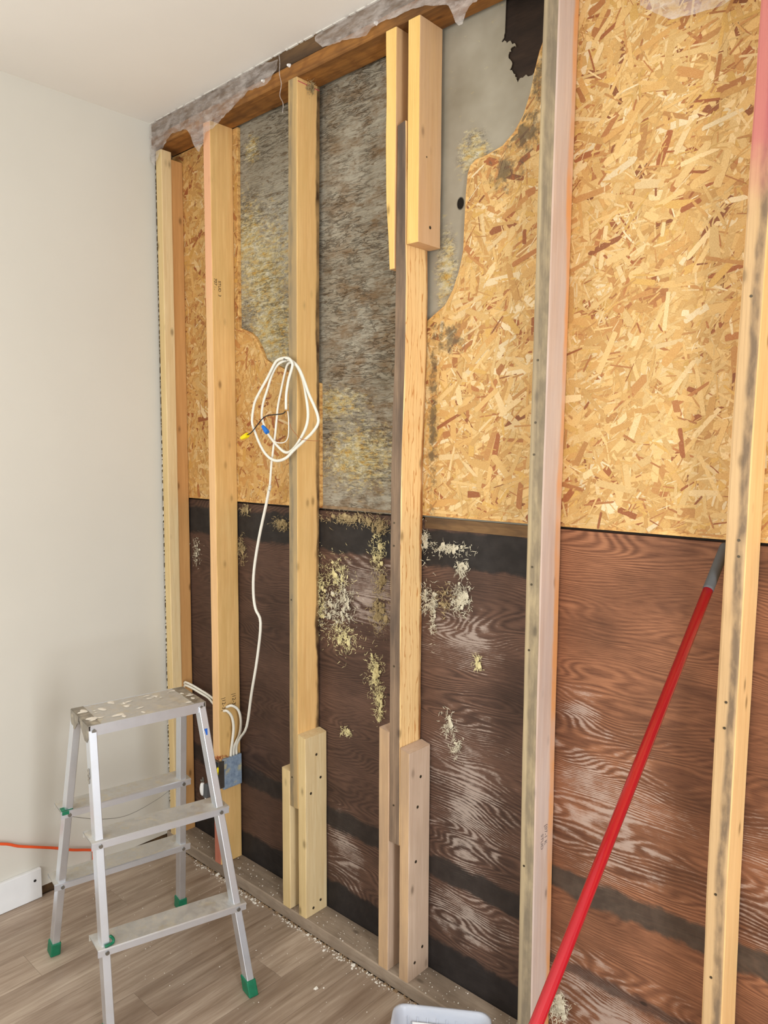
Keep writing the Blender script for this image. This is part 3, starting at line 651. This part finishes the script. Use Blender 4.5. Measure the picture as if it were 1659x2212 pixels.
# ------------------------------------------------------------------ cables
COIL = [(0.741, -0.028, 1.5829), (0.7418, -0.0277, 1.6238), (0.7519, -0.0273, 1.6661), (0.7668, -0.027, 1.6993), (0.7682, -0.0266, 1.714), (0.7547, -0.0263, 1.7267), (0.7311, -0.0259, 1.7307), (0.7036, -0.0256, 1.7274), (0.6859, -0.0252, 1.7158), (0.6535, -0.0249, 1.6786), (0.6168, -0.0246, 1.6406), (0.5903, -0.0242, 1.6081), (0.5781, -0.0239, 1.5678), (0.5772, -0.0235, 1.5451), (0.591, -0.0232, 1.5176), (0.6118, -0.0228, 1.4834), (0.6361, -0.0225, 1.4564), (0.6639, -0.0221, 1.4398), (0.6948, -0.0218, 1.4347), (0.7322, -0.0214, 1.4439), (0.7655, -0.0211, 1.466), (0.8143, -0.0208, 1.496), (0.8458, -0.0204, 1.5169), (0.8674, -0.0201, 1.5396), (0.8672, -0.0197, 1.5605), (0.8546, -0.0194, 1.5859), (0.8294, -0.019, 1.6245), (0.8071, -0.0187, 1.6677), (0.7845, -0.0183, 1.7008), (0.7581, -0.018, 1.7197), (0.7346, -0.0177, 1.7258), (0.6934, -0.0173, 1.7159), (0.6649, -0.017, 1.6872), (0.6427, -0.0166, 1.6465), (0.6219, -0.0163, 1.6073), (0.6137, -0.0159, 1.5739), (0.6183, -0.0156, 1.5512), (0.6388, -0.0152, 1.5172), (0.6663, -0.0149, 1.4923), (0.6935, -0.0146, 1.4723), (0.717, -0.0142, 1.4603), (0.7403, -0.0139, 1.4615), (0.7667, -0.0135, 1.479), (0.7928, -0.0132, 1.5069), (0.8121, -0.0128, 1.5366), (0.8184, -0.0125, 1.5683), (0.812, -0.0121, 1.6109), (0.7992, -0.0118, 1.6602), (0.7798, -0.0114, 1.6953), (0.7534, -0.0111, 1.7175), (0.7296, -0.0108, 1.7138), (0.7154, -0.0104, 1.6867), (0.6973, -0.0101, 1.6376), (0.6825, -0.0097, 1.5943), (0.6744, -0.0094, 1.5502), (0.6664, -0.009, 1.5058), (0.6584, -0.0087, 1.4722), (0.6484, -0.0083, 1.4271), (0.6419, -0.008, 1.3816)]
BLACK = [(0.7383, -0.028, 1.5776), (0.7256, -0.0288, 1.5714), (0.6992, -0.0295, 1.5699), (0.6654, -0.0302, 1.5686), (0.6451, -0.031, 1.5636), (0.6244, -0.0317, 1.5507), (0.6033, -0.0325, 1.5331), (0.5819, -0.0332, 1.5175), (0.5642, -0.034, 1.512)]
WHITE = [(0.7483, -0.028, 1.5783), (0.7523, -0.0287, 1.5588), (0.7535, -0.0295, 1.5265), (0.75, -0.0303, 1.5006), (0.734, -0.031, 1.4887), (0.7077, -0.0318, 1.4877), (0.688, -0.0325, 1.4943), (0.6751, -0.0332, 1.5054), (0.6639, -0.034, 1.5144)]
COPPER = [(0.745, -0.028, 1.5763), (0.7591, -0.0277, 1.5361), (0.7701, -0.0273, 1.522), (0.7892, -0.027, 1.5068), (0.8049, -0.0267, 1.4981), (0.8364, -0.0263, 1.4937), (0.8736, -0.026, 1.4926)]
DROP = [(0.6319, 0.0, 1.3809), (0.6246, 0.0036, 1.3566), (0.6012, 0.0073, 1.2986), (0.5605, 0.0109, 1.1945), (0.5281, 0.0145, 1.088), (0.5183, 0.0182, 1.0117), (0.5234, 0.0218, 0.9594), (0.544, 0.0255, 0.9169), (0.5206, 0.0291, 0.7985), (0.4818, 0.0327, 0.6662), (0.4422, 0.0364, 0.5455), (0.3585, 0.06, 0.47), (0.345, 0.06, 0.41)]
ca = empty('electrical_cable', COIL[0])
mb = MB(); mb.tube(COIL + [(.634, -.004, 1.36)], .0034, 8, 1.35); mb.build('coil', M['cable'], ca, True)
mb = MB(); mb.tube([(.634, -.004, 1.36), (.626, .001, 1.345)] + DROP[1:10] + [(.4422, .042, .5455), (.382, .058, .484), (.3535, .064, .446), (.3525, .064, .417)], .0034, 8, 1.35); mb.build('drop', M['cable'], ca, True)
mb = MB(); mb.tube(BLACK, .0017, 6); mb.build('black_wire', M['black_wire'], ca, True)
mb = MB(); mb.tube(WHITE, .0017, 6); mb.build('white_wire', M['cable'], ca, True)
mb = MB(); mb.tube(COPPER, .0007, 5); mb.build('copper_wire', M['copper'], ca, True)
def nut(name, a, b, r0, r1, mat, parent):
    mb = MB(); a, b = Vector(a), Vector(b); mb.tube([a, a.lerp(b, .35), a.lerp(b, .75), b], (lambda t: r0+(r1-r0)*t), 12, 1, True, 0, 1)
    o = mb.build(name, mat, parent)
    for k in range(6):      # ridges
        ax = (b-a).normalized(); u = ax.orthogonal().normalized(); u.rotate(Matrix.Rotation(k*math.pi/3, 3, ax))
        q = MB(); q.cyl(a.lerp(b, .1)+u*r0*.96, a.lerp(b, .8)+u*(r0+(r1-r0)*.8)*.96, .0009, 5); mb2 = q
        mb2.build('ridge', mat, o)
    return o
nut('wire_connector', (.5661, -.034, 1.5113), (.5370, -.034, 1.5024), .0078, .0058, M['yellow'], ca)
nut('wire_connector', (.662, -.034, 1.518), (.640, -.034, 1.5372), .0072, .0046, M['blue'], ca)
mb = MB(); mb.cyl((.737, .004, 1.722), (.737, -.030, 1.726), .0016, 8); mb.cyl((.737, -.030, 1.726), (.737, -.031, 1.726), .0035, 10); mb.build('hanging_nail', M['steel'], ca)
tag(ca, 'white electrical cable coiled over a nail and running down to the box', 'cable')
for i, (dz, lp, nm) in enumerate(((0, [(.341, .030, .590), (.362, .040, .598), (.372, .060, .580), (.374, .069, .54), (.366, .068, .49), (.3535, .055, .45), (.3525, .052, .417)], 'upper'),
                              (-.011, [(.341, .019, .580), (.358, .024, .582), (.365, .038, .560), (.366, .044, .52), (.360, .042, .47), (.353, .042, .44), (.3525, .040, .417)], 'lower'))):
    mb = MB(); mb.tube([(.058, .05, .606+dz), (.0722, .047, .6147+dz), (.1172, .045, .6142+dz), (.1669, .045, .6081+dz), (.2182, .043, .6029+dz), (.262, .038+dz*.6, .597+dz*.9), (.305, .031+dz, .591+dz*.9)] + lp, .0033, 8, 1.4)
    tag(mb.build('house_cable', M['cable'], smooth_=True), 'white cable crossing the narrow corner bay into the box, %s of the pair' % nm, 'cable', 'cables through the stud')

# electrical box
eb = empty('electrical_box', (.35, .04, .31))
mb = MB(); mb.box((.3456, .008, .309), (.3565, .083, .416)); mb.build('box_side', M['box_metal'], eb, bevel=.0015)
mb = MB(); T = .0012
mb.box((.318, -.012, .318), (.318+T, -.001, .412)); mb.box((.3553, -.012, .318), (.3565, .010, .412)); mb.box((.318, -.012, .411), (.3565, -.001, .412)); mb.box((.318, -.012, .318), (.3565, -.001, .319))
mb.build('box_rim', M['steel'], eb)
mb = MB(); mb.box((.3192, -.0025, .319), (.3552, -.0012, .411)); mb.build('box_cavity', M['box_inside'], eb)
n_ = nut('wire_connector', (.343, -.016, .366), (.352, -.008, .392), .0072, .005, M['yellow'], eb)
rnd = random.Random(4); mb = MB()
for k in range(26):
    p = Vector((rnd.uniform(.322, .352), rnd.uniform(-.008, .02), .416+rnd.uniform(0, .014)))
    mb.tube([p, p+Vector((rnd.uniform(-.01, .01), rnd.uniform(-.008, .008), rnd.uniform(-.004, .008))), p+Vector((rnd.uniform(-.014, .014), rnd.uniform(-.01, .01), rnd.uniform(-.004, .004)))], .0009, 5)
mb.build('clamp_wires', M['copper'], eb)
tag(eb, 'blue-grey metal electrical box with frayed wires fixed on the honey stud', 'electrical box')
# hanging receptacle
rc = empty('receptacle', (.30, -.03, .29))
mb = MB(); mb.tube([(.292, -.034, .329), (.2925, -.036, .308), (.2935, -.034, .286)], (lambda t: .0095*math.sin(math.pi*(.12+.76*t))**.5), 12, .8); mb.build('face', M['white_plastic'], rc, True)
mb = MB(); mb.obb((.298, -.038, .280), (.016, .004, 0), (0, .024, 0), (.006, 0, .050)); mb.build('body', M['grip'], rc, bevel=.002)
mb = MB(); mb.box((.288, -.033, .332), (.296, -.031, .348)); mb.cyl((.286, -.033, .336), (.286, -.036, .336), .004, 10); mb.build('mounting_ear', M['steel'], rc)
mb = MB(); mb.tube([(.298, -.03, .289), (.304, -.03, .270), (.31, -.022, .25), (.314, -.012, .27), (.322, -.006, .31), (.325, -.004, .33)], .0024, 6); mb.build('lead', M['white_plastic'], rc, True)
tag(rc, 'white receptacle with grey back dangling by its leads behind the ladder', 'receptacle')
# orange extension cord along the left wall
mb = MB(); mb.tube([(.025, -1.3, .30), (.025, -1.0, .31), (.025, -.75, .285), (.025, -.5979, .2377), (.025, -.543, .208), (.025, -.4859, .1817), (.025, -.4267, .1545), (.025, -.3731, .1263), (.025, -.3175, .1035), (.026, -.300, .092), (.027, -.300, .06), (.03, -.305, .006)], .0045, 8)
tag(mb.build('extension_cord', M['orange_cord'], smooth_=True), 'orange extension cord drooping along the white wall behind the ladder', 'cord')

# ------------------------------------------------------------------ red pole
P0 = Vector((1.919, -.576, .672)); P1 = Vector((1.932, .050, 1.255)); d = (P1-P0).normalized()
foot = P0-d*((P0.z-.009)/d.z); tip = P1+d*.045; gs = P1-d*.068
po = empty('telescopic_pole', foot)
mb = MB(); mb.cyl(foot, gs, .0094, 20); mb.build('shaft', M['red'], po, True)
mb = MB(); mb.tube([gs-d*.001, gs+d*.004, gs+d*.02, tip-d*.006, tip], (lambda t: .0100 if t < .9 else .0085), 16, 1, True, 0, 1); mb.build('grip', M['grip'], po, True)
tag(po, 'glossy red pole with grey grip leaning into the bay by the magenta stud', 'pole')

# ------------------------------------------------------------------ step ladder
V = Vector
TP = {'FR': V((.687, -.283, .77)), 'FL': V((.631, -.591, .77)), 'RR': V((.529, -.254, .77)), 'RL': V((.473, -.562, .77))}
BP = {'FR': V((.885, -.268, 0)), 'FL': V((.766, -.632, 0)), 'RR': V((.380, -.180, 0)), 'RL': V((.294, -.572, 0))}
th = -.1795; DD = V((math.cos(th), math.sin(th), 0)); WW = V((-math.sin(th), math.cos(th), 0)); HL = .77
lad = empty('step_ladder', (.58, -.4225, 0))
def at(k, z): return BP[k]+(TP[k]-BP[k])*z/HL
LW, LD = .020, .034
for k in ('FL', 'FR', 'RL', 'RR'):
    s = 1 if k[0] == 'F' else -1; t = 1 if k[1] == 'R' else -1
    def sec(z, w, dpt, out=0):      # leg section: outer face on the leg line
        p = at(k, z); inn = -s
        a = p + WW*t*out; q = []
        for dw, dd in ((0, 0), (-t*w, 0), (-t*w, inn*dpt), (0, inn*dpt)): q.append(a+WW*dw+DD*(dd+s*out))
        if s*t > 0: q = q[::-1]
        return q
    mb = MB(); z0, z1 = .012, HL-.012
    mb.add(sec(z0, LW, LD)+sec(z1, LW, LD), [(0,1,2,3),(7,6,5,4),(0,4,5,1),(1,5,6,2),(2,6,7,3),(3,7,4,0)])
    leg = mb.build('leg', M['alu'], lad, bevel=.0016)
    bm = bmesh.new(); bm.from_mesh(leg.data); bmesh.ops.recalc_face_normals(bm, faces=bm.faces); bm.to_mesh(leg.data); bm.free()
    mb = MB(); mb.add(sec(.0005, LW+.008, LD+.008, .004)+sec(.042, LW+.007, LD+.007, .0035), [(0,1,2,3),(7,6,5,4),(0,4,5,1),(1,5,6,2),(2,6,7,3),(3,7,4,0)])
    ft = mb.build('rubber_foot', M['green'], leg, bevel=.003)
    bm = bmesh.new(); bm.from_mesh(ft.data); bmesh.ops.recalc_face_normals(bm, faces=bm.faces); bm.to_mesh(ft.data); bm.free()
def fixn(o):
    bm = bmesh.new(); bm.from_mesh(o.data); bmesh.ops.recalc_face_normals(bm, faces=bm.faces); bm.to_mesh(o.data); bm.free(); return o
def tread(a, b, dirn, depth, z, fl=.020):
    """pressed aluminium tread: top plate, near and far flange with rolled lip"""
    u = (b-a).normalized(); mb = MB()
    prof = [(0, 0), (-.003, -.002), (-.003, -.005), (0, -.006), (0, -fl), (.0015, -fl), (.0015, -.0025), (depth-.0015, -.0025), (depth-.0015, -fl*.8), (depth, -fl*.8), (depth, 0)]
    n = len(prof); vs = []
    for q in (a, b):
        for p, h in prof: vs.append(q+dirn*p+V((0, 0, h)))
    fs = [(i, (i+1) % n, n+(i+1) % n, n+i) for i in range(n)]
    mb.add(vs, fs); mb.mi = [1 if i < 6 else 0 for i in range(n)]; o = mb.build('tread', [M['alu_dirty'], M['alu']], lad); fixn(o)
    for q, sg in ((a, 1), (b, -1)):
        r = MB(); p = q+u*sg*.022+V((0, 0, -.013)); r.cyl(p-dirn*.0003, p-dirn*.003, .0052, 12); r.cyl(p-dirn*.003, p-dirn*.0036, .002, 8); r.build('rivet', M['steel'], o)
    return o
for z in (.239, .492):
    a, b = at('FL', z), at('FR', z); u = (b-a).normalized()
    tread(a-u*.012+DD*.008, b+u*.012+DD*.008, -DD, .075, z)
for z in (.246, .4756):
    a, b = at('RL', z), at('RR', z); u = (b-a).normalized()
    tread(a-u*.012+DD*(LD+.003), b+u*.012+DD*(LD+.003), -DD, .075, z)
# top platform
cT = V((.58, -.4225, HL)); wt, dt = .313, .161
pl = MB(); a = cT-WW*(wt/2-.03)+DD*(dt/2)
pl.obb(a+V((0, 0, -.0025)), WW*(wt-.06), -DD*dt, V((0, 0, .0025)))
po_ = pl.build('top_platform', M['alu_dirty'], lad); fixn(po_)
for s in (1, -1):
    fl = MB(); p = cT-WW*(wt/2-.004)+DD*s*(dt/2)+V((0, 0, -.028)); fl.obb(p, WW*(wt-.008), -DD*s*.0018, V((0, 0, .0275))); fl.obb(p+V((0, 0, .0255)), WW*(wt-.008), DD*s*.003, V((0, 0, .003)))
    fixn(fl.build('platform_flange', M['alu'], po_))
for t in (1, -1):
    cp = MB(); e = cT+WW*t*(wt/2)
    cp.obb(e+DD*(dt/2)+V((0, 0, -.001)), -WW*t*.031, -DD*dt, V((0, 0, .0022)))
    for s in (1, -1):       # two lobed side cheeks with a hinge gap between
        out = [(.004, 0), (dt/2, 0), (dt/2, -.032), (dt/2-.012, -.046), (dt/2-.034, -.046), (.022, -.026), (.007, -.014)]
        n = len(out); vs = [e+DD*s*p+V((0, 0, h)) for p, h in out]; vs += [v+WW*t*.002 for v in vs]
        cp.add(vs, [tuple(range(n)), tuple(range(n, 2*n))[::-1]]+[(i, (i+1) % n, n+(i+1) % n, n+i) for i in range(n)])
    cap = fixn(cp.build('end_cap', M['alu_cap'], lad))
    hg = MB(); hg.cyl(e-WW*t*.03+V((0, 0, -.014)), e+WW*t*.004+V((0, 0, -.014)), .004, 10); hg.build('hinge_pin', M['steel'], cap)
    for s in (1, -1):
        rv = MB(); p = e-WW*t*.012+DD*s*(dt/2)+V((0, 0, -.015)); rv.cyl(p+DD*s*.0005, p+DD*s*.003, .0058, 14); rv.cyl(p+DD*s*.003, p+DD*s*.0037, .0022, 8); rv.build('rivet', M['steel'], cap)
# dried plaster blotches on the platform, tape, ink mark, latch, spreader cord
rnd = random.Random(12); mb = MB()
for k in range(30):
    c = cT+WW*rnd.uniform(-.145, .15)+DD*rnd.uniform(-.07, .07)+V((0, 0, .0006)); L = rnd.uniform(.004, .018); w = L*rnd.uniform(.3, .7); a = rnd.uniform(-.3, .3)+ (0 if rnd.random() < .6 else 1.5)
    if abs((c-cT).dot(WW)) > .125: c = c+V((0, 0, .0012))
    ring = []
    for j in range(9):
        q = 2*math.pi*j/9; rr = rnd.uniform(.7, 1.15); ring.append(c+WW*(math.cos(q)*L*math.cos(a)-math.sin(q)*w*math.sin(a))*rr+DD*(math.cos(q)*L*math.sin(a)+math.sin(q)*w*math.cos(a))*rr)
    mb.add(ring+[c+V((0, 0, .0008))], [(j, (j+1) % 9, 9) for j in range(9)])
tag(mb.build('plaster_blotches', M['crumb'], po_), kind='stuff')
mb = MB(); p = at('RL', .4756)+DD*.035; mb.obb(p+V((0, 0, .0005))-WW*.010, WW*.030, -DD*.02, V((0, 0, .0025))); mb.obb(p-WW*.010+DD*.0045+V((0, 0, -.008)), WW*.018, DD*.002, V((0, 0, .0095))); fixn(mb.build('green_tape', M['green'], lad))
mb = MB(); p = at('FL', .239); mb.tube([p+WW*.021+V((0, 0, .022)), p+WW*.028+V((0, 0, .012)), p+WW*.027+V((0, 0, .004))+DD*.002, p+WW*.014+V((0, 0, .003))+DD*.005, p+WW*.006+V((0, 0, .003))+DD*.005], .0036, 8); mb.build('green_tape', M['green'], lad, True)
mb = MB(); p = at('FR', .70); mb.add([p-WW*.016+DD*.0006, p-WW*.007+DD*.0006, p-WW*.009+DD*.0006+V((.004, 0, -.017)), p-WW*.013+DD*.0006+V((.004, 0, -.017))], [(0, 1, 2, 3)]); fixn(mb.build('ink_mark', M['blue_ink'], lad))
mb = MB(); p = at('FL', .655)-WW*.002-DD*.017
for k in range(3):
    c = p+V((0, 0, -.012*k)); mb.tube([c+V((0, 0, .008)), c+DD*.005*(1 if k % 2 else .4), c-V((0, 0, .008)), c-DD*.005, c+V((0, 0, .008))], .0012, 5)
mb.build('latch_chain', M['alu_cap'], lad, True)
a, b = at('RL', .45)+DD*.03+WW*.02, at('RR', .47)+DD*.03-WW*.02
mb = MB(); mb.tube([a, a.lerp(b, .25)+V((0, 0, -.035)), a.lerp(b, .5)+V((0, 0, -.05)), a.lerp(b, .8)+V((0, 0, -.03)), b], .0008, 5); mb.build('spreader_cord', M['steel'], lad, True)
tag(lad, 'small aluminium double-sided step ladder with plaster-stained treads and green rubber feet', 'step ladder')

# ------------------------------------------------------------------ plastic tub on the floor
tw = V((.826, .563, 0)); td = V((.563, -.826, 0)); RZ = .12
A = V((1.2836, -.152, 0)); TWd, TDp = .226, .17
def rrect(org, u, v, w, h, r, z, n=6):
    pts = []
    for cx, cy, a0 in ((r, r, 180), (w-r, r, 270), (w-r, h-r, 0), (r, h-r, 90)):
        for k in range(n):
            a = math.radians(a0+90*k/(n-1)); pts.append(org+u*(cx+r*math.cos(a))+v*(cy+r*math.sin(a))+V((0, 0, z)))
    return pts
tub = empty('plastic_tub', A+tw*.11+td*.085)
lv = [(.012, .001, .020), (.003, RZ-.012, .026), (0, RZ-.010, .028), (-.004, RZ-.009, .03), (-.005, RZ, .03), (.0, RZ+.001, .028), (.004, RZ-.003, .026), (.006, RZ-.014, .024), (.015, .004, .018)]
vs = []; 
for ins, z, r in lv: vs += rrect(A+tw*ins+td*ins, tw, td, TWd-2*ins, TDp-2*ins, r, z)
n = 24; mb = MB(); fs = [(i*n+k, i*n+(k+1) % n, (i+1)*n+(k+1) % n, (i+1)*n+k) for i in range(len(lv)-1) for k in range(n)]
fs += [tuple(range(n))[::-1], tuple((len(lv)-1)*n+k for k in range(n))]
mb.add(vs, fs); mb.build('shell', M['tub'], tub, True)
for k in range(8):
    q = A+tw*(.03+.0235*k)+td*.010; mb = MB(); mb.obb(q+V((0, 0, .02)), tw*.0016, td*.002, V((0, 0, .08))); mb.build('rib', M['tub'], tub)
mb = MB(); mb.obb(A+tw*.042+td*.016+V((0, 0, .035)), tw*.145, td*.0012, V((0, 0, .056))); mb.build('label_card', M['white_plastic'], tub)
tag(tub, 'clear rectangular plastic tub with white card inside, standing on the plank floor', 'tub')

# ------------------------------------------------------------------ insulation tufts
def tuft(x, z, sx, sz, n, mat, label, seed, y=.089, depth=.012, rag=1.0, wad=None):
    rnd = random.Random(seed); mb = MB()
    for k in range(max(5, n//4)):      # felted lumps
        cx, cz = x+rnd.gauss(0, .36)*sx, z+rnd.gauss(0, .36)*sz; r = rnd.uniform(.0016, .0044)*rag
        if mnoise.noise(Vector((cx*40, seed, cz*30))) < -.12: continue
        bm = bmesh.new(); bmesh.ops.create_icosphere(bm, subdivisions=2, radius=1)
        ax = rnd.uniform(.7, 1.8); az = rnd.uniform(.8, 2.8)
        vs = []
        for v in bm.verts:
            k1 = 1+.6*mnoise.noise(v.co*2.2+Vector((seed, cx*30, cz*30)))+.35*mnoise.noise(v.co*6+Vector((seed, 1, cz*30)))
            vs.append((cx+v.co.x*r*ax*k1, y-depth*.25+v.co.y*r*.55*k1, cz+v.co.z*r*az*k1))
        mb.add(vs, [tuple(v.index for v in f.verts) for f in bm.faces]); bm.free()
    for k in range(n*7):                # loose fibres, thick only where the wad held together
        p = Vector((x+rnd.gauss(0, .62)*sx, y-rnd.uniform(0, depth), z+rnd.gauss(0, .62)*sz)); L = rnd.uniform(.002, .009)
        if mnoise.noise(Vector((p.x*70, seed, p.z*55)))+.5*mnoise.noise(Vector((p.x*170, seed, p.z*150))) < .02: continue
        d1 = Vector((rnd.gauss(0, 1), rnd.gauss(0, .35), rnd.gauss(-.2, 1))).normalized()*L; d2 = (d1+Vector((rnd.gauss(0, .6), rnd.gauss(0, .3), rnd.gauss(0, .6)))*L).normalized()*L
        w = Vector((-d1.z, rnd.uniform(-.5, .5)*L, d1.x)).normalized()*rnd.uniform(.0003, .0008)
        q, e = p+d1, p+d1+d2
        for v in (q, e): v.y = min(v.y, y-.0003)
        mb.add([p-w, p+w, q+w, q-w, e], [(0, 1, 2, 3), (3, 2, 4)])
    if wad: return tag(mb.build('tuft', mat, wad, loc=(x, y, z)), kind='stuff')
    return tag(mb.build('insulation_tuft', mat, loc=(x, y, z)), label, 'insulation', 'insulation tufts')
TF = [
 (.76, 1.02, .020, .09, 110, 'insulation', 'pale yellow insulation wad packed along the cable stud below the black stripe'),
 (.835, 1.10, .050, .045, 120, 'insulation', 'yellowish insulation clump highest in the bay beside the cable coil stud'),
 (.862, 1.02, .035, .06, 110, 'insulation_white', 'whitish stringy insulation clump in the middle of the bay below the grey paper'),
 (.80, .985, .045, .05, 90, 'insulation_white', 'frayed pale insulation patch beside the wad on the cable stud'),
 (.862, .915, .050, .035, 120, 'insulation', 'ragged low insulation shred ending in a point above bare plywood'),
 (.995, 1.185, .022, .05, 90, 'insulation', 'yellow insulation wad beside the short-cut stud, topmost of three'),
 (1.008, 1.10, .020, .03, 60, 'insulation_tan', 'tan insulation wad beside the short-cut stud, middle of three'),
 (1.004, 1.01, .034, .045, 120, 'insulation_tan', 'broad golden insulation wad beside the short-cut stud, lowest of three'),
 (.985, .83, .026, .05, 110, 'insulation', 'long yellow insulation streak below the golden wad, upper half'),
 (1.004, .745, .016, .045, 70, 'insulation', 'long yellow insulation streak below the golden wad, lower half'),
 (.89, 1.268, .10, .016, 120, 'insulation_tan', 'brown insulation fringe along the lower edge of the grey paper'),
 (1.0, 1.255, .03, .02, 60, 'insulation_tan', 'brown insulation fluff in the upper corner against the short-cut stud'),
 (.871, .628, .018, .010, 30, 'insulation', 'small lone insulation scrap on the plywood near the taller pale block'),
 (1.172, 1.07, .012, .03, 45, 'insulation_white', 'curled insulation shred against the side of the short-cut stud'),
 (1.200, 1.04, .008, .055, 60, 'insulation_white', 'hanging string of insulation next to the short-cut stud'),
 (1.287, 1.09, .026, .040, 80, 'insulation_white', 'white insulation star on the plywood between the grey stud and the whitewashed stud'),
 (1.292, 1.17, .018, .018, 40, 'insulation_white', 'white insulation puff just under the black stripe'),
 (1.24, 1.075, .025, .03, 50, 'insulation_tan', 'thin tan insulation web between the string and the white star'),
 (1.345, .93, .012, .016, 24, 'insulation', 'tiny insulation flake by the whitewashed stud at knee height'),
 (1.255, .75, .018, .03, 40, 'insulation_white', 'whitish insulation scrap above the last one over the screwed grey block'),
 (1.28, .695, .014, .026, 44, 'insulation_white', 'pointed white insulation scrap beside the screwed grey block'),
 (1.250, 1.215, .06, .014, 70, 'insulation_white', 'thin white insulation web across the black stripe'),
 (1.168, 1.225, .010, .035, 50, 'insulation_white', 'whitish insulation stuck in the corner of the short-cut stud and black stripe'),
 (.368, 1.13, .016, .035, 80, 'insulation_tan', 'brownish insulation wad on the honey stud just under the black stripe'),
 (.39, 1.265, .022, .012, 40, 'insulation_tan', 'fluff at the joint of strand board and honey stud'),
 (.585, 1.232, .040, .016, 90, 'insulation_tan', 'dark fluffy fringe on the black stripe below the cable coil'),
 (.10, 1.10, .02, .05, 30, 'insulation_white', 'white fuzz on the dark plywood in the narrow corner bay'),
]
WADS = [((0, 1, 2, 3, 4), 'large ragged pale yellow insulation wad clinging beside the foot half of the cable stud'),
        ((5, 6, 7, 10, 11), 'golden brown insulation hanging under the grey paper against the short-cut stud'),
        ((8, 9), 'long yellow insulation streak on dark plywood below the golden brown insulation'),
        ((13, 14, 15, 16, 17), 'stringy white insulation shreds on the plywood between the short-cut and whitewashed studs'),
        ((21, 22), 'thin white insulation web across the black stripe beside the short-cut stud')]
WOF = {}
for ids, lab in WADS:
    e = tag(empty('insulation_wad', (TF[ids[0]][0], .0915, TF[ids[0]][1])), lab, 'insulation', 'insulation wads')
    for q in ids: WOF[q] = e
for i, (x, z, sx, sz, n, m, lab) in enumerate(TF): tuft(x, z, sx, sz, n, M[m], lab, 100+i, y=.0915, wad=WOF.get(i))
tuft(1.60, .15, .02, .03, 110, M['insulation_white'], 'grey mineral lump at the foot of the whitewashed stud behind the pole', 140, y=.085, depth=.03, rag=1.6)
tuft(.767, 2.492, .016, .014, 60, M['insulation_tan'], 'tan fluff at the top of the cable stud beneath the top plate', 141, y=.06, depth=.03)

# ------------------------------------------------------------------ debris
def crumb(mb, p, r, rnd):
    vs = [p+V((rnd.uniform(-1, 1)*r, rnd.uniform(-1, 1)*r, 0)) for _ in range(4)]
    base = [(-1, -1), (1, -1), (1, 1), (-1, 1)]; lo = []; hi = []
    for a, b in base:
        lo.append(p+V((a*r*rnd.uniform(.5, 1.1), b*r*rnd.uniform(.5, 1.1), .0002))); hi.append(p+V((a*r*rnd.uniform(.2, .8), b*r*rnd.uniform(.2, .8), r*rnd.uniform(.5, 1.2))))
    mb.add(lo+hi, [(3,2,1,0),(4,5,6,7),(0,1,5,4),(1,2,6,5),(2,3,7,6),(3,0,4,7)])
rnd = random.Random(31); mb = MB()
for k in range(1100):
    x = rnd.uniform(.06, 1.24); clump = mnoise.noise(V((x*9, 3, 0)))
    if rnd.random() > .45+.9*clump: continue
    crumb(mb, V((x, -.003-abs(rnd.gauss(0, .008)), 0)), min(.0045, .0008+abs(rnd.gauss(0, .0011))), rnd)
for k in range(160): crumb(mb, V((rnd.uniform(.02, 1.24), rnd.uniform(-.45, -.01), 0)), rnd.uniform(.0006, .0016), rnd)
tag(mb.build('plaster_crumbs', M['crumb']), 'white plaster crumbs scattered along the floor edge and bottom plate', 'debris', None, 'stuff')
mb = MB()
for k in range(260): crumb(mb, V((rnd.uniform(.06, 1.5), rnd.uniform(.004, .085), .0405)), rnd.uniform(.0006, .002), rnd)
tag(mb.build('sawdust_crumbs', M['crumb']), 'fine pale crumbs lying on top of the bottom plate', 'debris', None, 'stuff')
CH = [(.9855, -.1441, .0075, 'white plaster chip lying alone on the planks near the tub'), (.999, -.128, .003, 'tiny plaster chip beside the lone larger chip'),
      (.80, -.008, .006, 'white plaster chip on the floor edge below the pale blocks'), (.33, -.006, .009, 'flat plaster chip on the floor edge near the room corner'), (.995, -.010, .006, 'white plaster chip on the floor edge below the grey blocks'),
      (.53, -.012, .006, 'plaster chip on the floor edge beside the honey stud')]
for x, y, r, lab in CH:
    m = MB(); crumb(m, V((0, 0, 0)), r, rnd); o = m.build('plaster_chip', M['crumb'], bevel=r*.15); o.location = (x, y, 0); tag(o, lab, 'debris', 'plaster chips')
# rough dark caulk line where the floor was cut off before the plate
mb = MB()
for k in range(500):
    x = rnd.uniform(.03, 1.6); crumb(mb, V((x, -.0035+rnd.uniform(-.003, .003), 0)), rnd.uniform(.0015, .004), rnd)
tag(mb.build('wood_dust_line', M['dust']), 'brown wood dust packed against the foot of the bottom plate', 'debris', None, 'stuff')
